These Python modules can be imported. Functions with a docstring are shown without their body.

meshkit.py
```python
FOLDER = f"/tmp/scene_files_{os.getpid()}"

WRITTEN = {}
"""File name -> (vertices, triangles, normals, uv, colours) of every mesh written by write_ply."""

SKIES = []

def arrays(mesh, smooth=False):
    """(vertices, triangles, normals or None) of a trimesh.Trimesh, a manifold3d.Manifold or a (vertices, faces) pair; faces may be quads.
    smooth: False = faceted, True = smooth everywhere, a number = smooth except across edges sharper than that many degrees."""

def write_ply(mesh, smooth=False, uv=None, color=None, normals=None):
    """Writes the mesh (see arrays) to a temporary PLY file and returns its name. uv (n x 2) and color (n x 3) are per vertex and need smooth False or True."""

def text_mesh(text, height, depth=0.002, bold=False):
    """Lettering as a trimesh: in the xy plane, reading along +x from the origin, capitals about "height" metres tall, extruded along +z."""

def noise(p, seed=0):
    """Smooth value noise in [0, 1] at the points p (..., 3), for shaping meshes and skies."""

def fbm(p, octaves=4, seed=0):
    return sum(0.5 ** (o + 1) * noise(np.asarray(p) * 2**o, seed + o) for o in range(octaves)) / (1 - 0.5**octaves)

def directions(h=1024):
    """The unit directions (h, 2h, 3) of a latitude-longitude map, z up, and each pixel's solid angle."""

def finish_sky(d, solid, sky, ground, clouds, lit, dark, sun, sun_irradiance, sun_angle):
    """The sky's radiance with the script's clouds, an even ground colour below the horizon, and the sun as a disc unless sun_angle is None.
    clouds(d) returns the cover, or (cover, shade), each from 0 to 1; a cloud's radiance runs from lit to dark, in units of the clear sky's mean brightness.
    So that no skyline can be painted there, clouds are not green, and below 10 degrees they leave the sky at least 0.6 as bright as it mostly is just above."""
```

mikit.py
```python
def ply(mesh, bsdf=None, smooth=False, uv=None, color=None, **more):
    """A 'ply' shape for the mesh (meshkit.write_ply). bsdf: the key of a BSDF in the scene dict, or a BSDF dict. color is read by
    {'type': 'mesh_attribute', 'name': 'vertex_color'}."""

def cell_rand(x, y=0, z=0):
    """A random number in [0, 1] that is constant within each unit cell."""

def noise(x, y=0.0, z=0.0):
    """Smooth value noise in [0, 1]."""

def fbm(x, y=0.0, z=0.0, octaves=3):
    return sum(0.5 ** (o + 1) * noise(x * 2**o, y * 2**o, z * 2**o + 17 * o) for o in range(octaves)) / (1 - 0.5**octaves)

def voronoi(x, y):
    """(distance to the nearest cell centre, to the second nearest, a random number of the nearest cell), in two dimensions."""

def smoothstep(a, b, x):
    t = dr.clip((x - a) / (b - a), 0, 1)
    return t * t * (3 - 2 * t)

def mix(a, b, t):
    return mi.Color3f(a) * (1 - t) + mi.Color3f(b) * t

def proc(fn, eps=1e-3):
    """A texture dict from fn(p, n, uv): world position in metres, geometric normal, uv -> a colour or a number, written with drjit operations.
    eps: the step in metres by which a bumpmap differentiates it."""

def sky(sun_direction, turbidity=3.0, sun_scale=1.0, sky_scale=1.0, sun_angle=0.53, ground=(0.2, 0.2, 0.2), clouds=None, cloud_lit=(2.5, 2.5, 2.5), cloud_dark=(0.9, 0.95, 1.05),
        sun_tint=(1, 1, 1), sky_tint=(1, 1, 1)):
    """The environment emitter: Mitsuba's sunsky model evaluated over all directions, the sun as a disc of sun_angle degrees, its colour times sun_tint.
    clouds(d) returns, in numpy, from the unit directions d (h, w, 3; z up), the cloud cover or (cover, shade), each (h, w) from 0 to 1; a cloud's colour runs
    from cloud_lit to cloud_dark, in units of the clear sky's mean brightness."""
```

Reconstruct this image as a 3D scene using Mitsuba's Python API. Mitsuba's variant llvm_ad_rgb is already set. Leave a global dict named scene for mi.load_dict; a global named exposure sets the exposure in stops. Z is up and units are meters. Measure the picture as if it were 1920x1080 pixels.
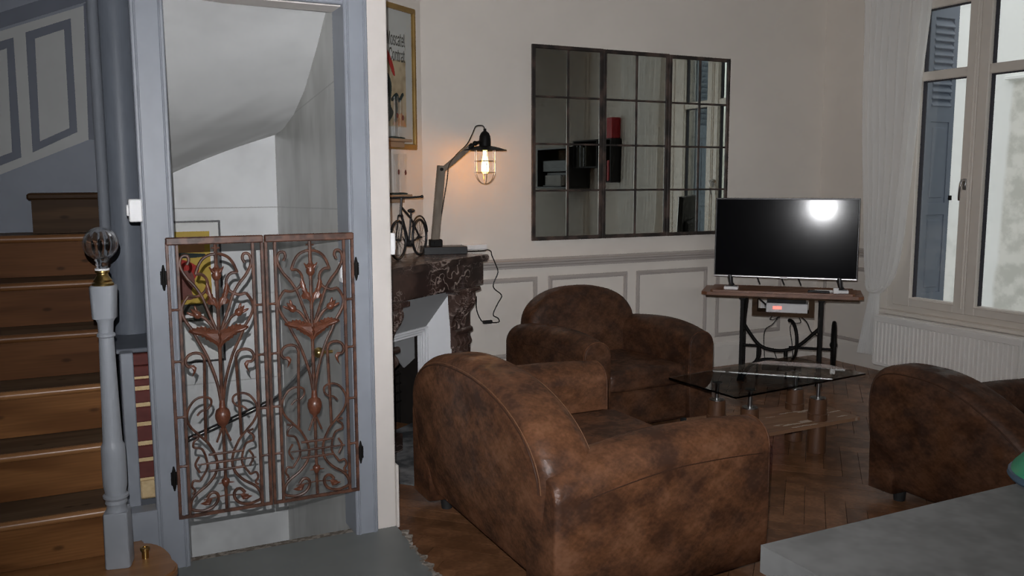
import math, random
import numpy as np, trimesh, mitsuba as mi, drjit as dr, mikit, meshkit
import manifold3d as m3
from shapely.geometry import Polygon, Point, box as sbox, LineString
from shapely import affinity
from shapely.ops import unary_union
from mikit import noise, fbm, voronoi, cell_rand, smoothstep, mix

T = mi.ScalarTransform4f
rng = random.Random(7)
nrs = np.random.RandomState(5)
scene, labels = {}, {}

# ------------------------------------------------------------------ camera, lights, exposure
exposure = 0.0
YAW, PITCH, ROLL = math.radians(26.12), math.radians(7.075), math.radians(-0.162)
CAM = np.array([0.0, 0.0, 1.6])
fwd = np.array([math.sin(YAW) * math.cos(PITCH), math.cos(YAW) * math.cos(PITCH), -math.sin(PITCH)])
rgt = np.array([math.cos(YAW), -math.sin(YAW), 0.0]); upv = np.cross(rgt, fwd)
rgt, upv = math.cos(ROLL) * rgt + math.sin(ROLL) * upv, -math.sin(ROLL) * rgt + math.cos(ROLL) * upv
scene['camera'] = {'type': 'perspective', 'fov_axis': 'x', 'fov': math.degrees(2 * math.atan(960 / 1633.9)), 'near_clip': 0.05, 'far_clip': 200.0,
                   'to_world': T().look_at(origin=CAM.tolist(), target=(CAM + fwd).tolist(), up=upv.tolist())}
FLASH = CAM + upv * 0.105 - rgt * 0.03                                  # the hot-shoe flash the photograph was lit with
scene['camera_flash'] = {'type': 'spot', 'to_world': T().look_at(origin=FLASH.tolist(), target=(FLASH + fwd * 4 + upv * 0.62 + rgt * 0.2).tolist(), up=upv.tolist()),
                         'intensity': {'type': 'rgb', 'value': [48.0, 48.0, 49.0]}, 'cutoff_angle': 46.0, 'beam_width': 16.0}
scene['sky'] = mikit.sky((0.5, -0.35, 0.75), turbidity=4.0, sun_scale=0.0, sky_scale=5.5, ground=(0.3, 0.3, 0.3), clouds=lambda d: (np.full(d.shape[:2], 0.97), np.full(d.shape[:2], 0.25)),
                         cloud_lit=(2.3, 2.35, 2.4), cloud_dark=(1.5, 1.55, 1.6))
BULB_POWER = (36.0, 13.5, 1.1)

# ------------------------------------------------------------------ materials
def srgb(*c):
    return [((x / 255 + 0.055) / 1.055) ** 2.4 if x > 10 else x / 255 / 12.92 for x in c]
def rgbt(c): return {'type': 'rgb', 'value': list(map(float, c))}
def mat(name, color, rough=0.6, spec=0.4, metallic=0.0, bump=None, bscale=0.001, **kw):
    tex = mikit.proc(color) if callable(color) else rgbt(color)
    b = {'type': 'principled', 'base_color': tex, 'roughness': mikit.proc(rough) if callable(rough) else rough, 'specular': spec, 'metallic': metallic, **kw}
    if bump is not None:
        b = {'type': 'bumpmap', 'arbitrary': mikit.proc(bump), 'scale': bscale, 'bsdf': b}
    scene['mat_' + name] = {'type': 'twosided', 'bsdf': b}
    return 'mat_' + name

def plaster(c0, c1, f=1.6):
    def fn(p, n, uv):
        v = fbm(p.x * f + 3.1, p.y * f, p.z * f, 4)
        return mix(c0, c1, smoothstep(0.3, 0.75, v))
    return fn
M = {}
M['wall'] = mat('wall', plaster((.68, .635, .58), (.645, .60, .55)), .75, .25)
M['ceiling'] = mat('ceiling', (.62, .60, .57), .8, .2)
M['pillar'] = mat('pillar', plaster((.56, .52, .485), (.53, .495, .46), 3), .6, .35)
M['moulding'] = mat('moulding', (.38, .345, .32), .6, .35)
M['panel_white'] = mat('panel_white', (.64, .605, .56), .6, .35)
def alcove_fn(p, n, uv):
    s = dr.abs(n.x)
    a = fbm(p.x * 3 + p.y * 2, p.z * 3, 2.0, 4); b = fbm(p.x * 14, p.z * 14, p.y * 14, 3)
    line = dr.minimum(dr.abs(p.z - 1.445), dr.minimum(dr.abs(p.z - 0.94), dr.minimum(dr.abs(p.z - 0.43), dr.abs(p.z - 1.95))))
    c = mix((.46, .465, .465), (.60, .61, .61), smoothstep(.3, .7, .75 * a + .25 * b))
    return mix(c, (.30, .30, .29), (1 - smoothstep(.002, .0045, line)) * .8)
M['alcove'] = mat('alcove', alcove_fn, .45, .4)
def alcove_side_shaded(p, n, uv):
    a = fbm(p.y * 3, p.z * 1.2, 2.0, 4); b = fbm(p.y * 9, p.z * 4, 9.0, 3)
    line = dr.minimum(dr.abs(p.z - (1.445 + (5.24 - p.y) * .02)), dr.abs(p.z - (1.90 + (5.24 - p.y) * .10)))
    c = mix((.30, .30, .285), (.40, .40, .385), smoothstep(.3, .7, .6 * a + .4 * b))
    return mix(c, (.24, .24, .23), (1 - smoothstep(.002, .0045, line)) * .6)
M['alcove_side_shaded'] = mat('alcove_side_shaded', alcove_side_shaded, .35, .5)  # shade of the side wall under grazing flash is put into this grey
def soffit_fn(p, n, uv):
    a = fbm(p.x * 2.2 + 5, p.y * 2.2, p.z * 5, 4)
    st = smoothstep(.47, .62, fbm(p.x * 1.5, (p.z - p.x * .45) * 7 + 2, p.y * 1.0, 3)) * smoothstep(2.15, 1.85, p.z)
    return mix(mix((.60, .605, .60), (.52, .525, .52), smoothstep(.4, .7, a)), (.36, .36, .355), st * .6)
M['soffit'] = mat('soffit', soffit_fn, .7, .2, bump=lambda p, n, uv: fbm(p.x * 2.5, p.y * 2.5, p.z * 3, 3), bscale=.03)
def greypaint(c, k=.12):
    def fn(p, n, uv):
        v = fbm(p.x * 9, p.y * 9, p.z * 5, 3)
        return mi.Color3f(c) * (1 - k + 2 * k * v)
    return fn
M['grey'] = mat('grey_paint', greypaint((.225, .243, .275)), .42, .35)
M['grey_light'] = mat('grey_light', greypaint((.265, .282, .308), .06), .42, .35)
M['grey_post'] = mat('grey_post', greypaint((.15, .163, .185), .06), .6, .2)
M['grey_col'] = mat('grey_column', greypaint((.125, .14, .165), .08), .4, .18)
M['grey_dark'] = mat('grey_dark', greypaint((.095, .105, .125)), .5, .4)
M['stair_wall'] = mat('stair_wall', greypaint((.155, .17, .20), .1), .6, .3)
M['stair_light'] = mat('stair_light', greypaint((.29, .295, .29), .06), .6, .3)
M['stair_band'] = mat('stair_band', greypaint((.085, .095, .12), .08), .6, .3)
M['brickw'] = mat('brick', lambda p, n, uv: mix((.085, .022, .02), (.13, .035, .028), fbm(p.x * 30, p.y * 30, p.z * 30, 3)), .7, .3)
M['mortar'] = mat('mortar', lambda p, n, uv: mix((.50, .36, .19), (.66, .52, .31), fbm(p.x * 60, p.y * 60, p.z * 60, 3)), .9, .1)
def screed(p, n, uv):
    a = fbm(p.x * 4, p.y * 4, 1.0, 4)
    return mix((.135, .145, .14), (.18, .19, .185), a)
M['screed'] = mat('grey_floor', screed, .45, .4)
M['crumb'] = mat('crumb', lambda p, n, uv: mix((.13, .11, .09), (.27, .24, .21), smoothstep(.35, .7, fbm(p.x * 60, p.y * 60, 3, 3))), .9, .1)
def woodfn(c0, c1, c2, axis, f=1.0, ring=26.0, knots=True):
    """grain along the axis (0 x, 1 y)"""
    def fn(p, n, uv):
        q = [p.x, p.y, p.z]; l = q[axis]; o = [q[i] for i in range(3) if i != axis]
        w = fbm(l * 1.1 * f, o[0] * 9 * f, o[1] * 9 * f, 3)
        g = noise(l * 2.5 * f, (o[0] + o[1]) * ring * f + w * 5, o[1] * 8 * f)
        fine = noise(l * 12 * f, o[0] * 180 * f, o[1] * 180 * f)
        c = mix(mix(c0, c1, smoothstep(.25, .75, g)), c2, fine * .35)
        if knots:
            d1, d2, r = voronoi(l * 3.1 + 7.3, (o[0] + o[1]) * 6.7 + 2.1)
            c = mix(c, mi.Color3f(c2) * .5, (1 - smoothstep(.02, .085, d1)) * .7)
        return c
    return fn
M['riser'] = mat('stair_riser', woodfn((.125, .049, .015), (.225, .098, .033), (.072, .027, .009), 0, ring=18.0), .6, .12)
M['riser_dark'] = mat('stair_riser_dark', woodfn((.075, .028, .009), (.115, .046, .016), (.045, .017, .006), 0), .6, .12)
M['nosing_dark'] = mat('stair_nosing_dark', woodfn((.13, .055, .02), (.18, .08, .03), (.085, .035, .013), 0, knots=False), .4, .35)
M['tread'] = mat('stair_tread', woodfn((.085, .055, .035), (.12, .080, .050), (.06, .038, .024), 0), .5, .2)
M['nosing'] = mat('stair_nosing', woodfn((.24, .11, .042), (.31, .15, .06), (.17, .075, .028), 0, knots=False), .33, .5)
M['dark_step'] = mat('dark_step', woodfn((.035, .018, .008), (.06, .032, .014), (.025, .012, .006), 0), .6, .12)
M['wood_top'] = mat('sewing_wood', woodfn((.15, .062, .03), (.21, .09, .045), (.085, .035, .018), 0, knots=False), .35, .5)
M['wood_lamp'] = mat('lamp_wood', lambda p, n, uv: mix((.10, .08, .06), (.22, .185, .15), fbm(p.x * 50, p.y * 50, p.z * 9, 3)), .7, .3)
M['wood_leg'] = mat('table_leg_wood', lambda p, n, uv: mix((.05, .021, .010), (.105, .047, .022), fbm(p.x * 40, p.y * 40, p.z * 7, 3)), .5, .4)
M['wood_shelf'] = mat('table_shelf_wood', lambda p, n, uv: mix(mix((.13, .065, .038), (.26, .145, .085), fbm(p.x * 3, p.y * 26, 2, 4)), (.45, .36, .29), smoothstep(.68, .74, fbm(p.x * 7, p.y * 40, 5.0, 3))), .45, .4)
for i, (a, b, c) in enumerate((((.125, .056, .026), (.19, .088, .042), (.065, .031, .016)), ((.10, .046, .022), (.16, .074, .035), (.058, .027, .013)), ((.15, .07, .032), (.225, .106, .052), (.08, .037, .018)))):
    def pf(p, n, uv, a=a, b=b, c=c):
        s = fbm((p.x + p.y) * 9, (p.x - p.y) * 9, 4.0 + a[0], 4); t = noise((p.x + p.y) * 60, (p.x - p.y) * 60, 2)
        return mix(mix(a, b, smoothstep(.3, .7, s)), c, t * .4)
    M['plank%d' % i] = mat('parquet_%d' % i, pf, .32, .45)
M['gap'] = mat('parquet_gap', (.045, .024, .013), .7, .2)
def leather_fn(dark):
    def fn(p, n, uv):
        a = fbm(p.x * 7 + 1.7, p.y * 7, p.z * 7, 4)
        b = fbm(p.x * 30, p.y * 30, p.z * 30, 4)
        c = fbm(p.x * 90, p.y * 90, p.z * 90, 2)
        v = a * .54 + b * .30 + c * .16
        c0 = mix((.046 * dark, .021 * dark, .0125 * dark), (.118 * dark, .050 * dark, .0245 * dark), smoothstep(.32, .64, v))
        return mix(c0, (.165 * dark, .078 * dark, .042 * dark), smoothstep(.54, .74, v) * .8)
    return fn
def leather_bump(p, n, uv): return fbm(p.x * 45, p.y * 45, p.z * 45, 4) + .6 * fbm(p.x * 9, p.y * 9, p.z * 9, 2)
def leather_rough(p, n, uv): return .40 + .25 * smoothstep(.4, .6, fbm(p.x * 12, p.y * 12, p.z * 12, 3))
M['leather'] = mat('leather', leather_fn(1.0), leather_rough, .22, bump=leather_bump, bscale=.0035)
M['leather_dark'] = mat('leather_dark', leather_fn(.62), leather_rough, .3, bump=leather_bump, bscale=.003)
M['seam'] = mat('leather_seam', (.045, .02, .011), .6, .2)
M['stitch'] = mat('leather_stitch', (.17, .088, .048), .6, .2)
M['black'] = mat('black_plastic', (.012, .012, .013), .35, .5)
M['rail'] = mat('rail_black', (.012, .012, .012), .16, .7)
M['black_matt'] = mat('black_matt', (.014, .014, .014), .7, .3)
M['screen'] = mat('tv_screen', (.004, .004, .005), .11, .15)
M['iron_black'] = mat('cast_iron', (.007, .0065, .006), .5, .10)
M['steel'] = mat('steel', (.55, .55, .55), .25, .5, metallic=1.0)
M['chrome'] = mat('chrome', (.75, .75, .76), .12, .5, metallic=1.0)
M['brass'] = mat('brass', (.55, .38, .14), .25, .5, metallic=1.0)
def rust_fn(p, n, uv):
    v = fbm(p.x * 40, p.y * 40, p.z * 30, 3)
    return mix((.050, .021, .0125), (.105, .043, .0245), smoothstep(.35, .65, v))
M['rust'] = mat('rusty_iron', rust_fn, .45, .5)
M['rust_leaf'] = mat('rusty_leaf', lambda p, n, uv: mix((.075, .025, .013), (.15, .052, .028), fbm(p.x * 60, p.y * 60, p.z * 60, 3)), .35, .6)
def marble_fn(p, n, uv):
    q = p * 1.0
    w = fbm(q.x * 6, q.y * 6, q.z * 6, 4)
    v1 = dr.abs(noise(q.x * 15 + w * 6, q.y * 15, q.z * 15 + w * 5) - .5)
    v2 = dr.abs(noise(q.x * 34 + w * 8 + 9, q.y * 34, q.z * 34 + 4) - .5)
    base = mix((.020, .0125, .0105), (.066, .039, .031), smoothstep(.3, .7, w))
    base = mix(base, (.34, .27, .24), (1 - smoothstep(.0, .06, v1)) * smoothstep(.48, .62, fbm(q.x * 4 + 3, q.y * 4, q.z * 4, 3)))
    return mix(base, (.24, .19, .17), (1 - smoothstep(.0, .07, v2)) * smoothstep(.45, .6, fbm(q.x * 5, q.y * 5 + 5, q.z * 5, 3)) * .8)
M['marble'] = mat('marble', marble_fn, .22, .5)
M['hearth'] = mat('hearth_stone', lambda p, n, uv: mix((.05, .055, .06), (.20, .205, .21), smoothstep(.4, .75, fbm(p.x * 9, p.y * 9, 3 + 2 * fbm(p.x * 5, p.y * 5, 1, 2), 4))), .3, .5)
M['metal_grey'] = mat('grey_metal', (.21, .215, .22), .5, .4)
M['white_metal'] = mat('white_metal', (.60, .61, .63), .5, .4)
M['soot'] = mat('soot', (.012, .010, .009), .9, .1)
M['ash'] = mat('ash_grey', (.22, .225, .23), .8, .2)
M['frame_steel'] = mat('mirror_frame', lambda p, n, uv: mix((.028, .024, .022), (.085, .06, .05), smoothstep(.4, .7, fbm(p.x * 16, p.y * 16, p.z * 9, 3))), .45, .5, metallic=.3)
scene['mat_mirror'] = {'type': 'twosided', 'bsdf': {'type': 'conductor', 'material': 'none', 'specular_reflectance': rgbt((.89, .965, .91))}}
M['mirror'] = 'mat_mirror'
scene['mat_pane'] = {'type': 'thindielectric', 'int_ior': 1.5}
M['pane'] = 'mat_pane'
scene['mat_glass'] = {'type': 'dielectric', 'int_ior': 1.5}
M['glass'] = 'mat_glass'
scene['mat_amber'] = {'type': 'thindielectric', 'int_ior': 1.5, 'specular_transmittance': rgbt((1.0, .80, .42))}
M['amber'] = 'mat_amber'
scene['mat_table_glass'] = {'type': 'dielectric', 'int_ior': 1.52, 'specular_transmittance': rgbt((.93, .97, .955))}
M['table_glass'] = 'mat_table_glass'
M['pvc'] = mat('window_frame', (.68, .635, .575), .4, .4)
M['gasket'] = mat('gasket', (.05, .05, .06), .7, .2)
M['radiator'] = mat('radiator', (.80, .785, .755), .4, .4)
M['shutter'] = mat('shutter', (.145, .175, .22), .5, .4)
def facade_fn(p, n, uv):
    r = smoothstep(5.98, 5.92, p.y + .05 * fbm(p.z * 4, p.y * 4, 1, 2) + (p.z - 1.8) * .03) * smoothstep(2.62, 2.56, p.z)
    r = dr.maximum(r, .55 * smoothstep(1.6, 1.1, p.z + .5 * fbm(p.z * 3, p.y * 3, 4, 3)) * smoothstep(6.25, 6.4, p.y))
    g = fbm(p.y * 9, p.z * 9, 2.0, 5)
    rough = mix((.50, .505, .45), (.66, .66, .60), smoothstep(.3, .7, g))
    return mix((.74, .76, .72), rough, r)
M['facade'] = mat('facade', facade_fn, .85, .15)
scene['mat_curtain'] = {'type': 'principledthin', 'base_color': rgbt((.92, .92, .91)), 'roughness': .8, 'diff_trans': .95, 'spec_trans': 0.0}
M['curtain'] = 'mat_curtain'
M['concrete'] = mat('worktop', lambda p, n, uv: mix((.068, .068, .066), (.098, .098, .096), smoothstep(.3, .72, .6 * fbm(p.x * 8, p.y * 8, p.z * 8, 4) + .4 * fbm(p.x * 30, p.y * 30, 2, 3))), .5, .4)
M['cabinet'] = mat('cabinet', (.2, .2, .2), .5, .4)
M['white_plastic'] = mat('white_plastic', (.72, .72, .72), .4, .4)
M['box_grey'] = mat('decoder_white', (.58, .58, .59), .4, .4)
M['gold'] = mat('gold_frame', lambda p, n, uv: mix((.20, .12, .035), (.36, .23, .07), fbm(p.x * 8, p.y * 8, p.z * 8, 3)), .35, .5, metallic=.5)
M['mat_board'] = mat('mat_board', (.42, .43, .41), .7, .2)
M['paper_tan'] = mat('poster_tan', lambda p, n, uv: mix((.27, .21, .13), (.40, .33, .22), smoothstep(.35, .65, fbm(p.x * 12, p.y * 12, p.z * 9, 3))), .7, .2)
M['ink'] = mat('poster_ink', (.05, .05, .04), .7, .2)
M['ink_red'] = mat('poster_red', (.32, .03, .025), .7, .2)
M['ink_green'] = mat('poster_green', (.02, .03, .028), .7, .2)
M['ink_orange'] = mat('poster_orange', (.40, .20, .09), .7, .2)
M['yellow'] = mat('poster_yellow', (.40, .27, .03), .5, .3)
M['ink_maroon'] = mat('poster_maroon', (.12, .03, .02), .5, .3)
M['pale'] = mat('poster_pale', (.6, .6, .58), .5, .3)
M['shelf_wood'] = mat('shelf_wood', (.33, .22, .14), .5, .3)
M['green'] = mat('green_plastic', (.02, .16, .085), .4, .4)
M['blue_rim'] = mat('blue_plastic', (.035, .06, .085), .4, .4)
M['red'] = mat('red_book', (.32, .02, .025), .5, .3)
M['printer'] = mat('printer_black', (.02, .02, .021), .4, .4)
M['paper'] = mat('paper', (.55, .56, .56), .7, .2)
M['cable'] = mat('cable', (.012, .012, .012), .5, .4)
scene['mat_led'] = {'type': 'diffuse', 'reflectance': rgbt((.3, .02, .02))}
M['led'] = 'mat_led'

# ------------------------------------------------------------------ mesh helpers
def A(v): return np.asarray(v, float)
def cat(*ms): return trimesh.util.concatenate([m for m in ms if m is not None])
def mesh(v, f): return trimesh.Trimesh(np.asarray(v, float), np.asarray(f, int), process=False)
def box(x0, x1, y0, y1, z0, z1, c=0.0):
    x0, x1, y0, y1, z0, z1 = min(x0, x1), max(x0, x1), min(y0, y1), max(y0, y1), min(z0, z1), max(z0, z1)
    if c <= 0:
        m = trimesh.creation.box((x1 - x0, y1 - y0, z1 - z0)); m.apply_translation(((x0 + x1) / 2, (y0 + y1) / 2, (z0 + z1) / 2)); return m
    c = min(c, .49 * min(x1 - x0, y1 - y0, z1 - z0)); P = []
    for X, sx in ((x0, 1), (x1, -1)):
        for Y, sy in ((y0, 1), (y1, -1)):
            for Z, sz in ((z0, 1), (z1, -1)):
                P += [(X + sx * c, Y + sy * c, Z), (X + sx * c, Y, Z + sz * c), (X, Y + sy * c, Z + sz * c)]
    return trimesh.convex.convex_hull(np.array(P))
def quad(a, b, c, d): return mesh([a, b, c, d], [[0, 1, 2], [0, 2, 3]])
def rot(m, ang, axis=(0, 0, 1), at=(0, 0, 0)):
    m = m.copy(); m.apply_transform(trimesh.transformations.rotation_matrix(ang, axis, at)); return m
def mv(m, x=0, y=0, z=0):
    m = m.copy(); m.apply_translation((x, y, z)); return m
def spline(pts, n=6, closed=False):
    P = A(pts)
    if len(P) < 3 and not closed: return P
    Q = np.vstack([P[-1], P, P[0], P[1]]) if closed else np.vstack([2 * P[0] - P[1], P, 2 * P[-1] - P[-2]])
    out = []
    for i in range(1, len(Q) - 2):
        for t in np.linspace(0, 1, n, endpoint=False):
            a, b, c, d = Q[i - 1], Q[i], Q[i + 1], Q[i + 2]
            out.append(.5 * (2 * b + (c - a) * t + (2 * a - 5 * b + 4 * c - d) * t * t + (3 * b - a - 3 * c + d) * t ** 3))
    if not closed: out.append(P[-1])
    return np.array(out)
def tube(pts, r, k=8, closed=False, cap=True):
    P = A(pts); n = len(P); R = np.full(n, r) if np.isscalar(r) else np.asarray(r, float)
    tg = (np.roll(P, -1, 0) - np.roll(P, 1, 0)) if closed else np.gradient(P, axis=0)
    tg /= np.linalg.norm(tg, axis=1, keepdims=True) + 1e-12
    ref = A((0, 0, 1)) if abs(tg[0][2]) < .9 else A((1, 0, 0))
    u = np.cross(tg[0], ref); u /= np.linalg.norm(u); V = []
    for i in range(n):
        u = u - tg[i] * (u @ tg[i]); u /= np.linalg.norm(u) + 1e-12; w = np.cross(tg[i], u)
        a = np.arange(k) * 2 * np.pi / k
        V.append(P[i] + R[i] * (np.cos(a)[:, None] * u + np.sin(a)[:, None] * w))
    V = np.vstack(V); F = []
    for i in range(n if closed else n - 1):
        j = (i + 1) % n
        for q in range(k):
            s = (q + 1) % k
            F += [[i * k + q, i * k + s, j * k + s], [i * k + q, j * k + s, j * k + q]]
    if cap and not closed:
        V = np.vstack([V, P[0], P[-1]])
        for q in range(k):
            s = (q + 1) % k; F += [[len(V) - 2, s, q], [len(V) - 1, (n - 1) * k + q, (n - 1) * k + s]]
    return mesh(V, F)
def bar(a, b, w, h=None, up=(0, 0, 1)):
    """a rectangular bar from a to b, w wide, h along up"""
    a, b = A(a), A(b); h = w if h is None else h; d = b - a; L = np.linalg.norm(d); d = d / L
    u = A(up) - d * (A(up) @ d)
    if np.linalg.norm(u) < 1e-6: u = A((1, 0, 0)) - d * d[0]
    u /= np.linalg.norm(u); s = np.cross(d, u); m = box(0, L, -w / 2, w / 2, -h / 2, h / 2, min(w, h) * .12)
    M4 = np.eye(4); M4[:3, 0], M4[:3, 1], M4[:3, 2], M4[:3, 3] = d, s, u, a
    if np.linalg.det(M4[:3, :3]) < 0: M4[:3, 1] *= -1
    m.apply_transform(M4); return m
def lathe(prof, k=24, at=(0, 0, 0)):
    P = A(prof); a = np.arange(k) * 2 * np.pi / k
    V = np.vstack([np.c_[r * np.cos(a), r * np.sin(a), np.full(k, z)] for r, z in P]); F = []
    for i in range(len(P) - 1):
        for q in range(k):
            s = (q + 1) % k; F += [[i * k + q, i * k + s, (i + 1) * k + s], [i * k + q, (i + 1) * k + s, (i + 1) * k + q]]
    m = mesh(V, F); m.merge_vertices(); m.update_faces(m.nondegenerate_faces()); m.apply_translation(at); return m
def frame_mat(o, ex, ey, ez):
    m = np.eye(4); m[:3, 0], m[:3, 1], m[:3, 2], m[:3, 3] = ex, ey, ez, o; return m
def extr(poly, h, o=(0, 0, 0), ex=(1, 0, 0), ey=(0, 1, 0), ez=(0, 0, 1)):
    ms = [trimesh.creation.extrude_polygon(g, h, engine='earcut') for g in getattr(poly, 'geoms', [poly])]
    m = cat(*ms); m.apply_transform(frame_mat(o, ex, ey, ez))
    return m
def sphere(c, r, sub=2, s=(1, 1, 1)):
    m = trimesh.creation.icosphere(subdivisions=sub, radius=r); m.vertices *= A(s); m.apply_translation(c); return m
def loft(rings, close_ends=True, dome=0.0):
    """rings: equal-length closed loops in order"""
    R = [A(r) for r in rings]; k = len(R[0]); V = np.vstack(R); F = []
    for i in range(len(R) - 1):
        for q in range(k):
            s = (q + 1) % k; F += [[i * k + q, i * k + s, (i + 1) * k + s], [i * k + q, (i + 1) * k + s, (i + 1) * k + q]]
    if close_ends:
        for base, ring, flip in ((0, R[0], True), ((len(R) - 1) * k, R[-1], False)):
            c = ring.mean(0); V = np.vstack([V, c]); ci = len(V) - 1
            for q in range(k):
                s = (q + 1) % k; F.append([ci, base + s, base + q] if flip else [ci, base + q, base + s])
    m = mesh(V, F)
    if m.volume < 0: m.invert()
    return m
def star(poly, k=96, c=None):
    """the polygon's outline at k equal angles about c (star-shaped polygons)"""
    c = A(c) if c is not None else A(poly.centroid.coords[0]); out = []
    for a in np.arange(k) * 2 * np.pi / k:
        d = A((math.cos(a), math.sin(a))); hit = LineString([c, c + d * 50]).intersection(poly.exterior)
        pts = [A(g.coords[0]) for g in getattr(hit, 'geoms', [hit])]; out.append(max(pts, key=lambda q: np.linalg.norm(q - c)))
    return np.array(out)
def puff(poly, x0, x1, r, k=96, c=None, swell=0.0):
    """a cushion-like body: the outline (y, z) from x0 to x1 with edges rounded by r"""
    c = A(c) if c is not None else A(poly.centroid.coords[0]); rings = []
    prof = [(x0 - swell, .72 * r * 6)] if swell else []
    st = [(x0 + r * (1 - math.cos(a)), r * (1 - math.sin(a))) for a in np.linspace(0, math.pi / 2, 6)]
    st += [(x1 - r * (1 - math.cos(a)), r * (1 - math.sin(a))) for a in np.linspace(math.pi / 2, 0, 6)]
    for x, d in st:
        o = star(poly.buffer(-d) if d > 1e-6 else poly, k, c); rings.append(np.c_[np.full(k, x), o])
    def inner(ring, x, sw):
        out = []
        for f in (.8, .55, .3, .1):
            o = c + (ring[:, 1:] - c) * f; out.append(np.c_[np.full(k, x + sw * (1 - f * f)), o])
        return out
    a, b = inner(rings[0], x0, -swell), inner(rings[-1], x1, swell)
    return loft(a[::-1] + rings + b)

# ------------------------------------------------------------------ scene helpers
used = {}
def key_for(base):
    if base not in used: used[base] = 0; return base
    used[base] += 1; return '%s_%03d' % (base, used[base])
def put(key, m, material, smooth=35, **kw):
    if isinstance(m, (list, tuple)): m = cat(*m)
    scene[key] = mikit.ply(m, material, smooth, **kw); return key
def thing(name, label=None, category=None, group=None):
    k = key_for(name); d = {}
    if label: d['label'] = label
    if category: d['category'] = category
    if group: d['group'] = group
    labels[k] = d; return k
def part(parent, name, m, material, smooth=35, label=None, **kw):
    k = key_for(parent + '__' + name); put(k, m, material, smooth, **kw)
    if label: labels[k] = {'label': label}
    return k
def solo(name, m, material, label, category, group=None, smooth=35, **kw):
    k = thing(name, label, category, group); put(k, m, material, smooth, **kw); return k
def struct(name, m, material, smooth=35, label=None):
    k = key_for(name); put(k, m, material, smooth); labels[k] = {'kind': 'structure'}
    if label: labels[k]['label'] = label
    return k

YW, XW, YG, ZC = 5.85, 5.95, 3.72, 3.4
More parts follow.
